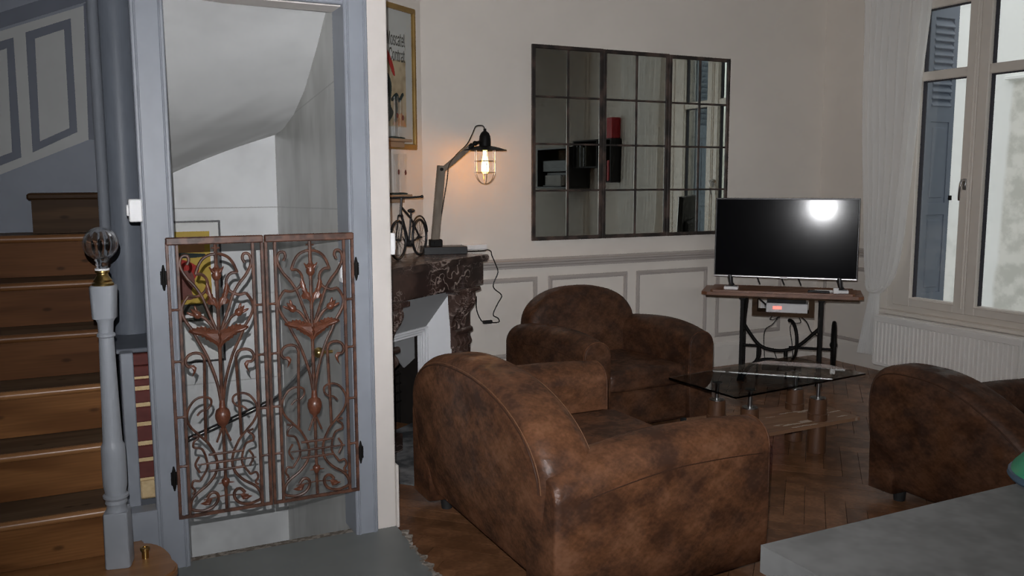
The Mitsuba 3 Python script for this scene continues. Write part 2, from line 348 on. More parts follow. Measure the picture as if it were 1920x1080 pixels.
# fireplace wall frame: d along the wall (to the right), n out of it
FA = math.radians(54.0); FD = A((math.sin(FA), math.cos(FA), 0)); FN = A((math.cos(FA), -math.sin(FA), 0)); FO = A((1.505, 4.689, 0))
def fpt(t, n, z): return FO + FD * t + FN * n + A((0, 0, z))
def fmesh(m):
    m = m.copy(); m.apply_transform(frame_mat(FO, FD, FN, (0, 0, 1))); return m
def fbox(t0, t1, n0, n1, z0, z1, c=0.0):
    q = Polygon([fpt(t, n, 0)[:2] for t, n in ((t0, n0), (t1, n0), (t1, n1), (t0, n1))])
    return fmesh(box(t0, t1, n0, n1, z0, z1, c)) if q.bounds[0] > 1.24 else extr(q.intersection(sbox(1.24, 3.0, 9.0, 9.0)), z1 - z0, (0, 0, z0))
def fext(pg, z0, h):
    q = Polygon([fpt(t, n, 0)[:2] for t, n in pg.exterior.coords]).intersection(sbox(1.24, 3.0, 9.0, 9.0)); return extr(q, h, (0, 0, z0))

# ------------------------------------------------------------------ room shell
struct('floor', [box(-1.6, XW + .05, -2.55, YG + .09, -.10, -.012), box(1.13, XW + .05, YG + .09, YW + .05, -.10, -.012), box(-1.6, .26, YG + .09, YW + .05, -.10, -.012)], M['gap'], False)
struct('ceiling', box(-1.6, XW + .35, -2.6, YW + .2, ZC, ZC + .1), M['ceiling'], False)
struct('wall_mirror', box(2.08, XW + .3, YW, YW + .2, 0, ZC), M['wall'], False, 'off-white wall with grey wainscot panels and the paned mirror')
fw0 = fpt(1.262, -.55, 0); fw1 = fpt(-.6, -.55, 0)
_cw = Polygon([fpt(t, n, 0)[:2] for t, n in ((-.65, -.55), (1.262, -.55), (1.262, -.75), (-.65, -.75))]).intersection(sbox(1.20, 4.0, 4.0, 7.0))
struct('wall_chimney', extr(_cw, ZC), M['wall'], False, 'off-white angled wall above the marble fireplace')
WY0, WY1, WZ0, WZ1 = 3.62, 5.075, .53, 3.02                            # window opening
struct('wall_window', [box(XW, XW + .3, WY1, YW + .2, 0, ZC), box(XW, XW + .3, -2.6, WY0, 0, ZC), box(XW, XW + .3, WY0, WY1, 0, WZ0), box(XW, XW + .3, WY0, WY1, WZ1, ZC)], M['wall'], False)
struct('wall_back', [box(-1.6, 1.3, -2.7, -2.55, 0, ZC), box(5.6, XW + .3, -2.7, -2.55, 0, ZC), box(1.3, 5.6, -2.7, -2.55, 0, .7), box(1.3, 5.6, -2.7, -2.55, 2.95, ZC)], M['wall'], False)
struct('added_window_2', [box(1.3, 5.6, -2.66, -2.6, .7, .78), box(1.3, 5.6, -2.66, -2.6, 2.87, 2.95)] + [box(x, x + .08, -2.66, -2.6, .7, 2.95) for x in (1.3, 2.71, 4.11, 5.52)], M['pillar'], False)  # unseen window added behind the camera to bring in more daylight
for x in (1.38, 2.79, 4.19): put(key_for('added_window_2__pane'), quad((x, -2.63, .78), (x + 1.33, -2.63, .78), (x + 1.33, -2.63, 2.87), (x, -2.63, 2.87)), M['pane'], False)
struct('wall_left', box(-1.7, -1.55, -2.7, 5.0, 0, ZC), M['stair_wall'], False)
struct('wall_stair', box(-1.6, .255, 4.76, 4.9, 0, ZC), M['stair_wall'], False, 'blue grey stairwell wall with painted panels')
# pillar wall between the doorway and the fireplace
struct('wall_pillar', [box(1.13, 1.225, YG, 5.30, 0, ZC, .006), box(1.045, 1.14, YG + .03, 5.30, 0, 2.36)], M['pillar'], False, 'white end of the wall between doorway and fireplace')
struct('baseboard_pillar', box(1.225, 1.238, YG - .008, 5.2, 0, .30, .004), M['pillar'], False)
struct('wall_header', box(.30, 1.14, YG + .02, YG + .16, 2.33, ZC), M['pillar'], False)
# alcove with the cellar stairs
struct('wall_alcove_back', box(.26, 1.04, 5.24, 5.32, -1.4, 2.4), M['alcove'], False, 'pale grey block-lined wall at the back of the gated alcove')
struct('wall_alcove_right', box(1.03, 1.04, YG + .02, 5.26, -1.4, 2.5), M['alcove_side_shaded'], False, 'grey right side wall of the gated alcove, shade put into its colour')
struct('wall_alcove_left', box(.255, .318, YG + .05, 5.3, -1.4, 2.6), M['alcove'], False)
struct('floor_alcove', box(.25, 1.1, YG + .1, 5.3, -1.45, -1.4), M['screed'], False)
def soffit():
    ys = A([3.80, 3.926, 4.168, 4.451, 4.723, 5.0, 5.27]); zr = A([2.495, 2.40, 2.225, 2.05, 1.945, 1.885, 1.86])
    xs = np.linspace(.26, 1.04, 9); V = []
    for y, z in zip(ys, zr):
        for x in xs:
            s = (1.03 - x) / .6; V.append((x, y, z - s * (.135 + .10 * (1 - (5.27 - y) / 1.6)) + .012 * math.sin(math.pi * min(max(s, 0), 1))))
    n = len(xs); F = [[i * n + j, i * n + j + 1, (i + 1) * n + j + 1, (i + 1) * n + j] for i in range(len(ys) - 1) for j in range(n - 1)]
    V = A(V); top = V + A((0, 0, .12)); F = np.array(F); m1 = meshkit.arrays((V, F)); m2 = meshkit.arrays((top, F[:, ::-1]))
    return cat(mesh(m1[0], m1[1]), mesh(m2[0], m2[1]))
struct('ceiling_alcove', soffit(), M['soffit'], True, 'curved whitewashed underside of the upper stairs in the alcove')

# door casing around the gate
def casing(x0, x1, z1, inner):
    w = x1 - x0
    ms = [box(x0, x1, YG - .022, YG + .02, 0, z1, .004), box(x0 + .012, x0 + .02, YG - .03, YG - .02, 0, z1, .003), box(x1 - .02, x1 - .012, YG - .03, YG - .02, 0, z1, .003)]
    ms.append(box(inner - .0, inner + (.012 if inner > .6 else -.012), YG - .012, YG + .16, 0, z1))
    return ms
dr1 = struct('door_1', casing(.200, .320, 3.3, .320) + casing(1.028, 1.13, 3.3, 1.028) + [box(.30, 1.06, YG - .01, YG + .16, 2.335, 2.43, .004)], M['grey'], False, 'blue grey door casing around the iron gate')
struct('trim_1', box(.318, 1.03, YG + .02, YG + .07, -.02, .006, .004), M['crumb'], False, 'rough threshold under the iron gate')

# grey screed floor in front of the gate
ed = [(-1.6, -2.5), (1.13, -2.5), (1.19, 3.1), (1.205, 3.35), (1.222, 3.66), (1.222, 3.74), (-1.6, 3.74)]
struct('floor_landing', extr(Polygon(ed), .012, (0, 0, -.004)), M['screed'], False, 'smooth dark grey floor in front of the iron gate')
edge = []
for i in range(40):
    y = 2.9 + i * .02 + rng.uniform(-.01, .01); x = 1.186 + (y - 3.1) * .06 + rng.uniform(0, .022); s = rng.uniform(.006, .016)
    if y < 3.68: edge.append(rot(box(x - s, x + s, y - s, y + s, -.004, .004 + rng.uniform(.003, .007), .002), rng.uniform(0, 3), at=(x, y, 0)))
put('floor_landing__crumbled_edge', cat(*edge), M['crumb'], False); labels['floor_landing__crumbled_edge'] = {'kind': 'stuff', 'label': 'pale crumbled mortar along the edge of the grey floor'}

# parquet: herringbone planks
def project(P):
    v = A(P) - CAM; w = v @ fwd; return 960 + 1633.9 * (v @ rgt) / w, 540 - 1633.9 * (v @ upv) / w, w
PL, PWd = .48, .096; planks = []
c45 = math.sqrt(.5)
for i in range(-60, 120):
    for j in range(-40, 60):
        for o in (0, 1):
            # herringbone in the (a, b) frame turned by 45 degrees
            if o == 0: a0, b0 = i * PWd + j * 2 * PL * 0 , 0
            base_a = (j * 2 * PL) + i * PWd
            if o == 0: a0, a1, b0, b1 = base_a, base_a + PL, i * PWd, i * PWd + PWd
            else: a0, a1, b0, b1 = base_a + PL, base_a + PL + PWd, i * PWd - PL + PWd, i * PWd + PWd
            ca, cb = (a0 + a1) / 2, (b0 + b1) / 2; x, y = c45 * (ca - cb) + 3.0, c45 * (ca + cb) + 1.2
            if not (1.0 < x < XW + .2 and 1.3 < y < YW + .2): continue
            planks.append((x, y, o, a1 - a0, b1 - b0))
landing = Polygon(ed).buffer(.012); hearth_poly = Polygon([fpt(t, n, 0)[:2] for t, n in ((-.30, .0), (1.17, .0), (1.17, .425), (-.30, .425))])
room = sbox(1.15, 1.3, XW - .002, YW - .002)
vis, hid = [], []
for (x, y, o, la, lb) in planks:
    pg = affinity.translate(affinity.rotate(sbox(-la / 2 + .0012, -lb / 2 + .0012, la / 2 - .0012, lb / 2 - .0012), 45, origin=(0, 0)), x, y)
    pg = pg.intersection(room).difference(landing).difference(hearth_poly)
    if pg.is_empty or pg.area < 3e-4 or pg.geom_type != 'Polygon': continue
    px, py, w = project((x, y, 0)); d = math.hypot(x, y)
    seen = w > 0 and -30 < px < 1950 and 300 < py < 1120
    inview = (730 < px < 960 and py > 880) or (1390 < px < 1700 and py > 690) or (880 < px < 1400 and py < 720)
    (vis if seen and inview else hid).append((d, pg, o))
vis.sort(key=lambda q: q[0]); hid.sort(key=lambda q: q[0]); extra = max(0, 290 - len(vis))
hid_seen = hid[:0]
for d, pg, o in vis[:290]:
    h = rng.uniform(0, .0012); k = key_for('floor__plank')
    put(k, extr(pg, .012, (0, 0, -.012 + h)), M['plank%d' % (nrs.randint(3))], False)
rest = vis[290:] + hid
put('floor__plank_field', cat(*[extr(pg, .012, (0, 0, -.012)) for d, pg, o in rest]), M['plank0'], False)
labels['floor__plank_field'] = {'kind': 'stuff', 'label': 'brown herringbone parquet boards'}

# wainscot: dado rail, panel mouldings, baseboard
def rail_profile(axis, a0, a1, prof):
    """extrude a profile of (out, z) along the wall; axis 'x' on the mirror wall, 'y' on the window wall"""
    pg = Polygon([(o, z) for o, z in prof])
    if axis == 'x': return extr(pg, a1 - a0, (a0, YW, 0), (0, -1, 0), (0, 0, 1), (1, 0, 0))
    return extr(pg, a1 - a0, (XW, a0, 0), (-1, 0, 0), (0, 0, 1), (0, 1, 0))
dado = [(0, .935), (.012, .935), (.014, .95), (.022, .958), (.024, .972), (.034, .98), (.036, .994), (.022, 1.0), (.016, 1.012), (0, 1.012)]
struct('trim_2', rail_profile('x', 2.1, XW, dado), M['moulding'], False, 'grey dado rail along the mirror wall')
struct('trim_3', rail_profile('y', 5.2, YW, dado), M['moulding'], False, 'grey dado rail beside the curtain')
bb = [(0, 0), (.018, 0), (.018, .17), (.012, .19), (.006, .203), (0, .203)]
struct('baseboard_mirror', rail_profile('x', 2.3, XW, bb), M['panel_white'], False)
struct('baseboard_window', [rail_profile('y', 4.0, YW, bb), rail_profile('y', -2.5, 4.0, bb)], M['panel_white'], False)
def panel_frame(axis, a0, a1, z0, z1):
    ms = []; w = .036
    for (p0, p1, q0, q1) in ((a0, a1, z1 - w, z1), (a0, a1, z0, z0 + w), (a0, a0 + w, z0, z1), (a1 - w, a1, z0, z1)):
        for inset, h in ((0, .009), (.010, .016)):
            e = (p0 + inset, p1 - inset, q0 + inset, q1 - inset)
            if axis == 'x': ms.append(box(e[0], e[1], YW - h, YW, e[2], e[3], .003))
            else: ms.append(box(XW - h, XW, e[0], e[1], e[2], e[3], .003))
    return ms
for i, (a0, a1) in enumerate(((2.30, 3.082), (3.177, 3.90), (3.985, 4.705), (4.80, 5.53))):
    k = key_for('wall_mirror__panel_moulding'); put(k, panel_frame('x', a0, a1, .255, .868), M['moulding'], False)
for a0, a1 in ((5.18, 5.76),):
    k = key_for('wall_window__panel_moulding'); put(k, panel_frame('y', a0, a1, .19, .85), M['moulding'], False)
put('wall_window__pipe', [tube([(XW - .02, 1.74, 0), (XW - .02, 1.74, ZC)], .012), tube([(XW - .02, 1.82, 0), (XW - .02, 1.82, ZC)], .012)], M['wall'])

# painted panels on the stairwell wall (thin painted layers)
def wall_poly(pts, h, y=4.76): return extr(Polygon(pts), h, (0, y, 0), (1, 0, 0), (0, 0, 1), (0, -1, 0))
put('wall_stair__painted_field', wall_poly([(-1.54, 1.765), (-.292, 2.29), (.08, 2.44), (.08, 1.815), (-.339, 1.631), (-.96, 1.365), (-1.54, 1.365)], .001), M['stair_light'], False)
put('wall_stair__painted_border', wall_poly([(-1.54, 1.846), (-.291, 2.372), (.08, 2.53), (.08, 2.455), (-.296, 2.301), (-1.54, 1.775)], .002), M['stair_band'], False)
put('wall_stair__painted_border_001', wall_poly([(.058, 2.44), (.085, 2.45), (.085, 1.80), (.044, 1.80)], .0022), M['stair_band'], False)
used['wall_stair__painted_border'] = 1
def ringpoly(out, inn): return Polygon(out, [inn])
pb = [ringpoly([(-.194, 2.29), (-.001, 2.368), (-.003, 1.835), (-.199, 1.735)], [(-.157, 2.264), (-.032, 2.316), (-.036, 1.853), (-.165, 1.788)]),
      ringpoly([(-.66, 2.10), (-.245, 2.263), (-.247, 1.712), (-.66, 1.53)], [(-.625, 2.05), (-.275, 2.213), (-.284, 1.736), (-.625, 1.59)]),
      ringpoly([(-1.12, 1.87), (-.72, 2.06), (-.72, 1.50), (-1.05, 1.37), (-1.12, 1.37)], [(-1.085, 1.84), (-.755, 1.995), (-.755, 1.555), (-1.085, 1.42)])]
for g in pb:
    k = key_for('wall_stair__painted_panel'); put(k, extr(g, .002, (0, 4.76, 0), (1, 0, 0), (0, 0, 1), (0, -1, 0)), M['stair_band'], False)

# ------------------------------------------------------------------ staircase
st = thing('wooden_staircase', 'old pine staircase with worn nosings climbing behind the grey newel post', 'staircase')
R_, TD, Y2 = .194, .203, 3.476
for k in range(1, 8):
    z = R_ * k; yn = Y2 + TD * (k - 2)
    if k == 1:
        continue
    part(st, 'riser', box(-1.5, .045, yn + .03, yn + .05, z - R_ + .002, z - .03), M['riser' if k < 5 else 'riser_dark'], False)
    td = .30 if k < 7 else .31
    part(st, 'tread', box(-1.5, .05, yn + .012, min(yn + td, 4.755), z - .032, z), M['tread'], False)
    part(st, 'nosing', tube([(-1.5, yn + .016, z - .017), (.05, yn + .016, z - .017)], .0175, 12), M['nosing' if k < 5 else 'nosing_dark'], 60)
# bullnose bottom step
bn = unary_union([sbox(-1.5, 3.19, .14, 3.60), Point(.125, 3.31).buffer(.115, 24), affinity.scale(Point(.12, 3.38).buffer(.1, 24), 1.05, 1.9)]).intersection(sbox(-1.5, 3.0, .3, 3.69))
part(st, 'bottom_step', [extr(bn.buffer(-.02), .155, (0, 0, .004)), extr(bn.buffer(-.006), .008, (0, 0, .159)), extr(bn, .020, (0, 0, .166)), extr(bn.buffer(-.006), .008, (0, 0, .186))], M['nosing'], 40, label='rounded bottom step')
s8 = [box(-.211, .10, 4.56, 4.76, 1.360, 1.515), box(-.228, .10, 4.545, 4.76, 1.515, 1.545, .008)]
part(st, 'turning_step', s8, M['dark_step'], False, label='dark step at the turn of the stairs')
part(st, 'string_board', [box(.10, .148, 3.78, 3.855, .22, .91, .004), box(.05, .098, 3.62, 4.7, 0, .34), box(.055, .084, 3.9, 4.7, .3, 1.2)], M['grey'], False)
part(st, 'skirting', box(.062, .205, 3.69, 3.78, 0, .272, .004), M['grey'], False)
# newel
nx, ny = .049, 3.398
nw = thing('newel_post', 'blue grey turned newel post with glass ball finial at the foot of the stairs', 'newel post')
def sq_taper(z0, z1, w0, w1, ch=.008):
    rings = []
    for z, w in ((z0, w0 - .004), (z0 + .004, w0), (z1 - .004, w1), (z1, w1 - .006)):
        h = w / 2; c = ch; rings.append([(nx + a, ny + b, z) for a, b in ((-h, -h + c), (-h + c, -h), (h - c, -h), (h, -h + c), (h, h - c), (h - c, h), (-h + c, h), (-h, h - c))])
    return loft(rings)
ang = math.radians(-12)
nm = [rot(sq_taper(.194, .402, .088, .084), ang, at=(nx, ny, 0)), rot(sq_taper(1.114, 1.233, .076, .084, .014), ang, at=(nx, ny, 0))]
prof = [(0, .40), (.036, .40), (.034, .412), (.033, .425), (.038, .433), (.036, .445), (.038, .448), (.044, .455), (.044, .463), (.036, .468), (.0365, .475), (.041, .50), (.042, .55), (.041, .63), (.040, .648), (.0335, .66), (.033, .68), (.030, .80), (.0265, 1.0), (.025, 1.045), (.031, 1.05), (.031, 1.058), (.025, 1.063), (.027, 1.10), (.031, 1.108), (.033, 1.116), (0, 1.116)]
part(nw, 'post', nm + [lathe(prof, 28, (nx, ny, 0))], M['grey_light'], 40)
part(nw, 'finial_base', lathe([(0, 1.232), (.036, 1.232), (.037, 1.24), (.030, 1.246), (.031, 1.252), (.026, 1.258), (.020, 1.268), (.019, 1.276), (.024, 1.279), (.024, 1.286), (0, 1.286)], 28, (nx, ny, 0)), M['brass'], 40, label='brass collar of the glass ball')
part(nw, 'finial_ring', lathe([(0, 1.286), (.024, 1.286), (.024, 1.293), (0, 1.293)], 24, (nx, ny, 0)), M['white_plastic'], 40)
prof = [(0, 1.293)] + [(.0205, 1.293), (.019, 1.303), (.022, 1.309), (.018, 1.315), (.024, 1.321), (.023, 1.327)]
prof += [(.0585 * math.sin(a), 1.381 - .0585 * math.cos(a)) for a in np.linspace(.42, math.pi, 22)]
gb = lathe(prof, 48, (nx, ny, 0))
v = gb.vertices.copy(); aa = np.arctan2(v[:, 1] - ny, v[:, 0] - nx); rr = np.hypot(v[:, 1] - ny, v[:, 0] - nx); zz = v[:, 2]
sc_ = 1 - .045 * np.abs(np.sin(aa * 8)) * np.clip((zz - 1.325) / .02, 0, 1); v[:, 0] = nx + (v[:, 0] - nx) * sc_; v[:, 1] = ny + (v[:, 1] - ny) * sc_; gb.vertices = v
gi = lathe([(0, 1.332)] + [(.0515 * math.sin(a), 1.381 - .0515 * math.cos(a)) for a in np.linspace(.25, math.pi - .02, 22)] + [(0, 1.4325)], 40, (nx, ny, 0)); gi.invert()
part(nw, 'glass_ball', cat(gb, gi), M['glass'], True, label='clear ribbed glass ball finial')
# column, slim post, brick
solo('round_column', lathe([(.083, .91), (.083, 3.39)], 40, (.170, 4.30, 0)), M['grey_col'], 'tall smooth blue grey round column rising beside the staircase', 'column', smooth=True)
solo('slim_post', cat(lathe([(.0225, 1.30), (.0225, 3.39)], 20, (.083, 4.20, 0)), lathe([(0, 1.28), (.0225, 1.28), (.0225, 1.30)], 20, (.083, 4.20, 0))), M['grey_post'], 'slim lighter grey post between stairs and round column', 'post', smooth=True)
wl = thing('brick_pier', 'stub of dark red brickwork with pale mortar under the round column', 'brick pier')
part(wl, 'plaster_body', [box(.10, .25, 3.90, 4.45, 0, .905), box(.085, .25, 3.86, 4.46, .895, .915, .004)], M['grey_dark'], False)
zb = [.275, .355, .442, .512, .595, .677, .747, .795, .842, .893]
for i in range(1, len(zb) - 1):
    thick = i < 7
    part(wl, 'brick', box(.146, .25, 3.845 + rng.uniform(-.003, .003), 3.90, zb[i] + (.0095 if thick else .002), zb[i + 1] - (.0095 if thick else .002), .004), M['brickw'], False)
mo = box(.148, .25, 3.856, 3.905, .275, .80); part(wl, 'mortar', [mo, box(.148, .25, 3.835, 3.9, .275, .352, .008)], M['mortar'], False)
solo('door_stop', lathe([(0, .194), (.0125, .194), (.0125, .222), (.0165, .224), (.0175, .230), (.0165, .236), (.009, .237), (.009, .234), (0, .234)], 24, (.137, 3.415, 0)), M['brass'], 'small round brass door stop standing on the bottom stair', 'door stop', smooth=40)
sw = thing('light_switch', 'white light switch box on the left edge of the blue grey door casing', 'light switch')
part(sw, 'box', box(.158, .206, YG - .05, YG + .02, 1.442, 1.530, .004), M['white_plastic'], False); part(sw, 'rocker', box(.150, .160, YG - .035, YG + .005, 1.465, 1.508, .003), M['white_plastic'], False)
sw = thing('light_switch', 'white light switch box on the end of the white pillar before the toy bicycle', 'light switch')
part(sw, 'box', box(1.222, 1.242, YG - .005, YG + .08, 1.270, 1.366, .003), M['white_plastic'], False); part(sw, 'rocker', box(1.241, 1.250, YG + .012, YG + .06, 1.288, 1.348, .003), M['white_plastic'], False)

# ------------------------------------------------------------------ iron gate (two leaves)
CURVES = {
 'stalk': [(0.006, 0.984), (0.023, 1.03), (0.041, 1.08), (0.06, 1.134), (0.087, 1.18), (0.114, 1.213), (0.134, 1.25), (0.138, 1.276), (0.129, 1.3), (0.11, 1.302), (0.104, 1.284), (0.112, 1.266)],
 'arch': [(0.0, 1.306), (0.023, 1.303), (0.048, 1.29), (0.066, 1.266), (0.078, 1.236), (0.081, 1.226)],
 'cusp': [(0.081, 1.226), (0.058, 1.225), (0.041, 1.208), (0.036, 1.183), (0.046, 1.156), (0.064, 1.142), (0.086, 1.135), (0.113, 1.14)],
 'vine': [(0.113, 1.14), (0.129, 1.117), (0.139, 1.091), (0.136, 1.061), (0.122, 1.031), (0.104, 1.002), (0.085, 0.96), (0.059, 0.908), (0.041, 0.861), (0.022, 0.798), (0.011, 0.742), (0.006, 0.699)],
 'bud_stem': [(0.011, 0.979), (0.031, 1.016), (0.053, 1.045), (0.076, 1.058)],
 'hook': [(0.061, 0.875), (0.072, 0.898), (0.098, 0.906), (0.124, 0.896), (0.135, 0.871), (0.125, 0.852), (0.106, 0.851)],
 'upright': [(0.062, 0.875), (0.067, 0.71), (0.071, 0.541)],
 'scroll': [(0.1, 0.645), (0.083, 0.662), (0.061, 0.667), (0.044, 0.686), (0.045, 0.708), (0.063, 0.719), (0.089, 0.719), (0.115, 0.703), (0.136, 0.667), (0.139, 0.631), (0.125, 0.597), (0.098, 0.565), (0.066, 0.529), (0.052, 0.505), (0.04, 0.48), (0.033, 0.455), (0.03, 0.433), (0.033, 0.406), (0.046, 0.377), (0.075, 0.345), (0.115, 0.317), (0.136, 0.291), (0.142, 0.257), (0.122, 0.245), (0.09, 0.239), (0.055, 0.249), (0.036, 0.27), (0.032, 0.294), (0.044, 0.31), (0.061, 0.309), (0.076, 0.291)],
 'ruffle': [(0.121, 0.561), (0.099, 0.553), (0.117, 0.537), (0.12, 0.515), (0.107, 0.51), (0.089, 0.503), (0.079, 0.484), (0.072, 0.458), (0.069, 0.427), (0.077, 0.404), (0.094, 0.379), (0.103, 0.368), (0.125, 0.372), (0.133, 0.35), (0.122, 0.329), (0.133, 0.316)],
 'basket_curl': [(0.1, 0.472), (0.116, 0.439), (0.1, 0.404)],
 'tail': [(0.006, 0.581), (0.018, 0.548), (0.028, 0.523)]}
GY = 3.69
def leaf_relief(outline, cx, mid, y0, th, bulge):
    """an embossed leaf: a fan of the outline raised towards its middle line"""
    O = A(outline); n = len(O); M_ = A(mid); V = []
    for (x, z) in O: V.append((cx + x, y0, z))
    for (x, z) in O:
        q = M_[np.argmin(np.hypot(M_[:, 0] - x, M_[:, 1] - z))]; w = .5; V.append((cx + x + (q[0] - x) * w, y0 - bulge, z + (q[1] - z) * w))
    c = M_.mean(0); V.append((cx + c[0], y0 - bulge * .5, c[1])); V.append((cx + c[0], y0 + th, c[1])); F = []
    for i in range(n):
        j = (i + 1) % n; F += [[i, j, n + j], [i, n + j, n + i], [n + i, n + j, 2 * n], [j, i, 2 * n + 1]]
    m = mesh(V, F); m.fix_normals(); return m
def jag(pts, amp=.006, n=5):
    P = spline(pts, n, True); c = P.mean(0); out = []
    for i, q in enumerate(P):
        d = (q - c) / (np.linalg.norm(q - c) + 1e-9); out.append(q + d * amp * (1 if i % 2 else -.6))
    return out
def gate_leaf(cx, hinge_side, label):
    g = thing('iron_gate_leaf', label, 'gate', 'pair of iron gate leaves')
    r = .0062
    part(g, 'frame', [bar((cx - .183, GY, .22), (cx - .183, GY, 1.36), .012, .014, (0, 1, 0)), bar((cx + .183, GY, .22), (cx + .183, GY, 1.36), .012, .014, (0, 1, 0)),
                      bar((cx - .146, GY, .225), (cx - .146, GY, 1.352), .012, .012, (0, 1, 0)), bar((cx + .146, GY, .225), (cx + .146, GY, 1.352), .012, .012, (0, 1, 0)),
                      bar((cx - .189, GY, .225), (cx + .189, GY, .225), .014, .013)], M['rust'], False)
    part(g, 'top_rail', box(cx - .188, cx + .188, GY - .018, GY + .012, 1.347, 1.377, .004), M['rust'], False)
    for s in (-1, 1):
        for z in (1.087, .876, .646, .44):
            part(g, 'tie', tube([(cx + s * .146, GY, z), (cx + s * .165, GY, z), (cx + s * .183, GY, z)], [.0075, .0045, .0075], 8), M['rust'])
    part(g, 'stem', [tube([(cx, GY, .235), (cx, GY, .60)], .0065), tube([(cx, GY, .66), (cx, GY, 1.345)], .0072), tube([(cx - .016, GY, 1.330), (cx + .016, GY, 1.330)], .004)], M['rust'])
    for nm in CURVES:
        for s in (-1, 1):
            P = spline([(cx + s * x, z) for x, z in CURVES[nm]], 6); P3 = np.c_[P[:, 0], np.full(len(P), GY), P[:, 1]]
            rr = r if nm not in ('ruffle', 'basket_curl', 'tail') else .0048
            if nm == 'scroll': rr = np.linspace(.0045, .0068, len(P3))
            part(g, nm, tube(P3, rr, 7), M['rust'])
    bs = []
    for w0, w1, z in ((-.063, .078, .4755), (-.108, .127, .439), (-.066, .077, .4055)):
        bs.append(tube([(cx + w0, GY - .004, z), (cx, GY - .004, z), (cx + w1, GY - .004, z)], [.003 if w1 > .1 else .005, .0055, .003 if w1 > .1 else .005], 7))
    part(g, 'basket_band', bs, M['rust'])
    part(g, 'bulb', lathe([(0, .578), (.008, .578), (.010, .588), (.022, .60), (.030, .622), (.031, .640), (.026, .658), (.013, .668), (.013, .675), (.010, .70), (0, .70)], 18, (cx, GY, 0)), M['rust_leaf'], 60)
    tl = lathe([(0, 1.196), (.010, 1.199), (.018, 1.210), (.019, 1.222), (.014, 1.232), (.018, 1.244), (.012, 1.250), (0, 1.25)], 16, (cx, GY, 0))
    pet = [leaf_relief(jag([(s * .004, 1.225), (s * .020, 1.232), (s * .029, 1.256), (s * .014, 1.245), (s * .005, 1.262)], .001, 3), cx, [(s * .012, 1.235)], GY - .006, .004, .006) for s in (-1, 1)]
    part(g, 'tulip', [tl] + pet, M['rust_leaf'], 50)
    for s in (-1, 1):
        out = jag([(s * .002, .985), (s * .03, 1.000), (s * .06, 1.012), (s * .09, 1.010), (s * .118, .998), (s * .10, .985), (s * .072, .975), (s * .045, .955), (s * .015, .935), (s * .003, .92)], .0042, 4)
        part(g, 'acanthus', leaf_relief(out, cx, [(s * .01, .968), (s * .05, .985), (s * .09, .998)], GY - .007, .007, .013), M['rust_leaf'], 50)
        out = jag([(s * .002, 1.078), (s * .02, 1.10), (s * .043, 1.108), (s * .036, 1.135), (s * .046, 1.155), (s * .040, 1.19), (s * .026, 1.165), (s * .020, 1.14), (s * .004, 1.115)], .0035, 3)
        part(g, 'small_leaf', leaf_relief(out, cx, [(s * .012, 1.10), (s * .028, 1.13)], GY - .006, .006, .009), M['rust_leaf'], 50)
        b0 = rot(mesh(*[lathe([(0, 0), (.010, .001), (.0165, .012), (.016, .022), (.009, .034), (.003, .048), (0, .052)], 12).vertices, lathe([(0, 0), (.010, .001), (.0165, .012), (.016, .022), (.009, .034), (.003, .048), (0, .052)], 12).faces]), s * .75, (0, 1, 0))
        bm = [mv(b0, cx + s * .070, GY, 1.050)]
        for q in (-.5, .35): bm.append(mv(rot(sphere((0, 0, .03), .010, 1, (.6, .6, 2.0)), s * (.75 + q), (0, 1, 0)), cx + s * .078, GY, 1.052))
        part(g, 'bud', bm, M['rust_leaf'], 50)
        part(g, 'hook_leaf', leaf_relief([(s * .122, .858), (s * .104, .858), (s * .093, .845), (s * .098, .828), (s * .113, .806), (s * .106, .828), (s * .110, .840)], cx, [(s * .104, .838)], GY - .004, .005, .006), M['rust_leaf'], 50)
        part(g, 'foot_leaf', leaf_relief([(s * .055, .287), (s * .07, .292), (s * .085, .280), (s * .106, .272), (s * .085, .262), (s * .066, .262)], cx, [(s * .075, .275)], GY - .004, .005, .006), M['rust_leaf'], 50)
    cone = lathe([(0, -.022), (.009, -.012), (.016, .004), (.017, .014), (.010, .022), (0, .024)], 12, (cx, GY, .343))
    part(g, 'finial', [cone, tube([(cx - .03, GY, .345), (cx, GY, .348), (cx + .034, GY, .343)], [.0015, .006, .0015], 6)], M['rust_leaf'], 50)
    part(g, 'stem_foot', [tube([(cx - .09, GY, .285), (cx, GY, .292), (cx + .09, GY, .28)], .003, 6)], M['rust'])
    hx = cx + hinge_side * .2
    for z0, z1 in ((1.165, 1.27), (.34, .445)):
        part(g, 'hinge', [lathe([(0, z0), (.003, z0 + .002), (.005, z0 + .012), (.007, z0 + .02), (.007, z1 - .02), (.005, z1 - .012), (.003, z1 - .002), (0, z1)], 10, (hx, GY + .002, 0)), box(hx - .012, hx + .012, GY - .002, GY + .007, z0 + .025, z1 - .025, .002)], M['iron_black'])
gate_leaf(.472, -1, 'left leaf of the rusty scrolled iron gate, in front of the yellow poster')
gate_leaf(.854, 1, 'right leaf of the rusty scrolled iron gate, hinged beside the white pillar')

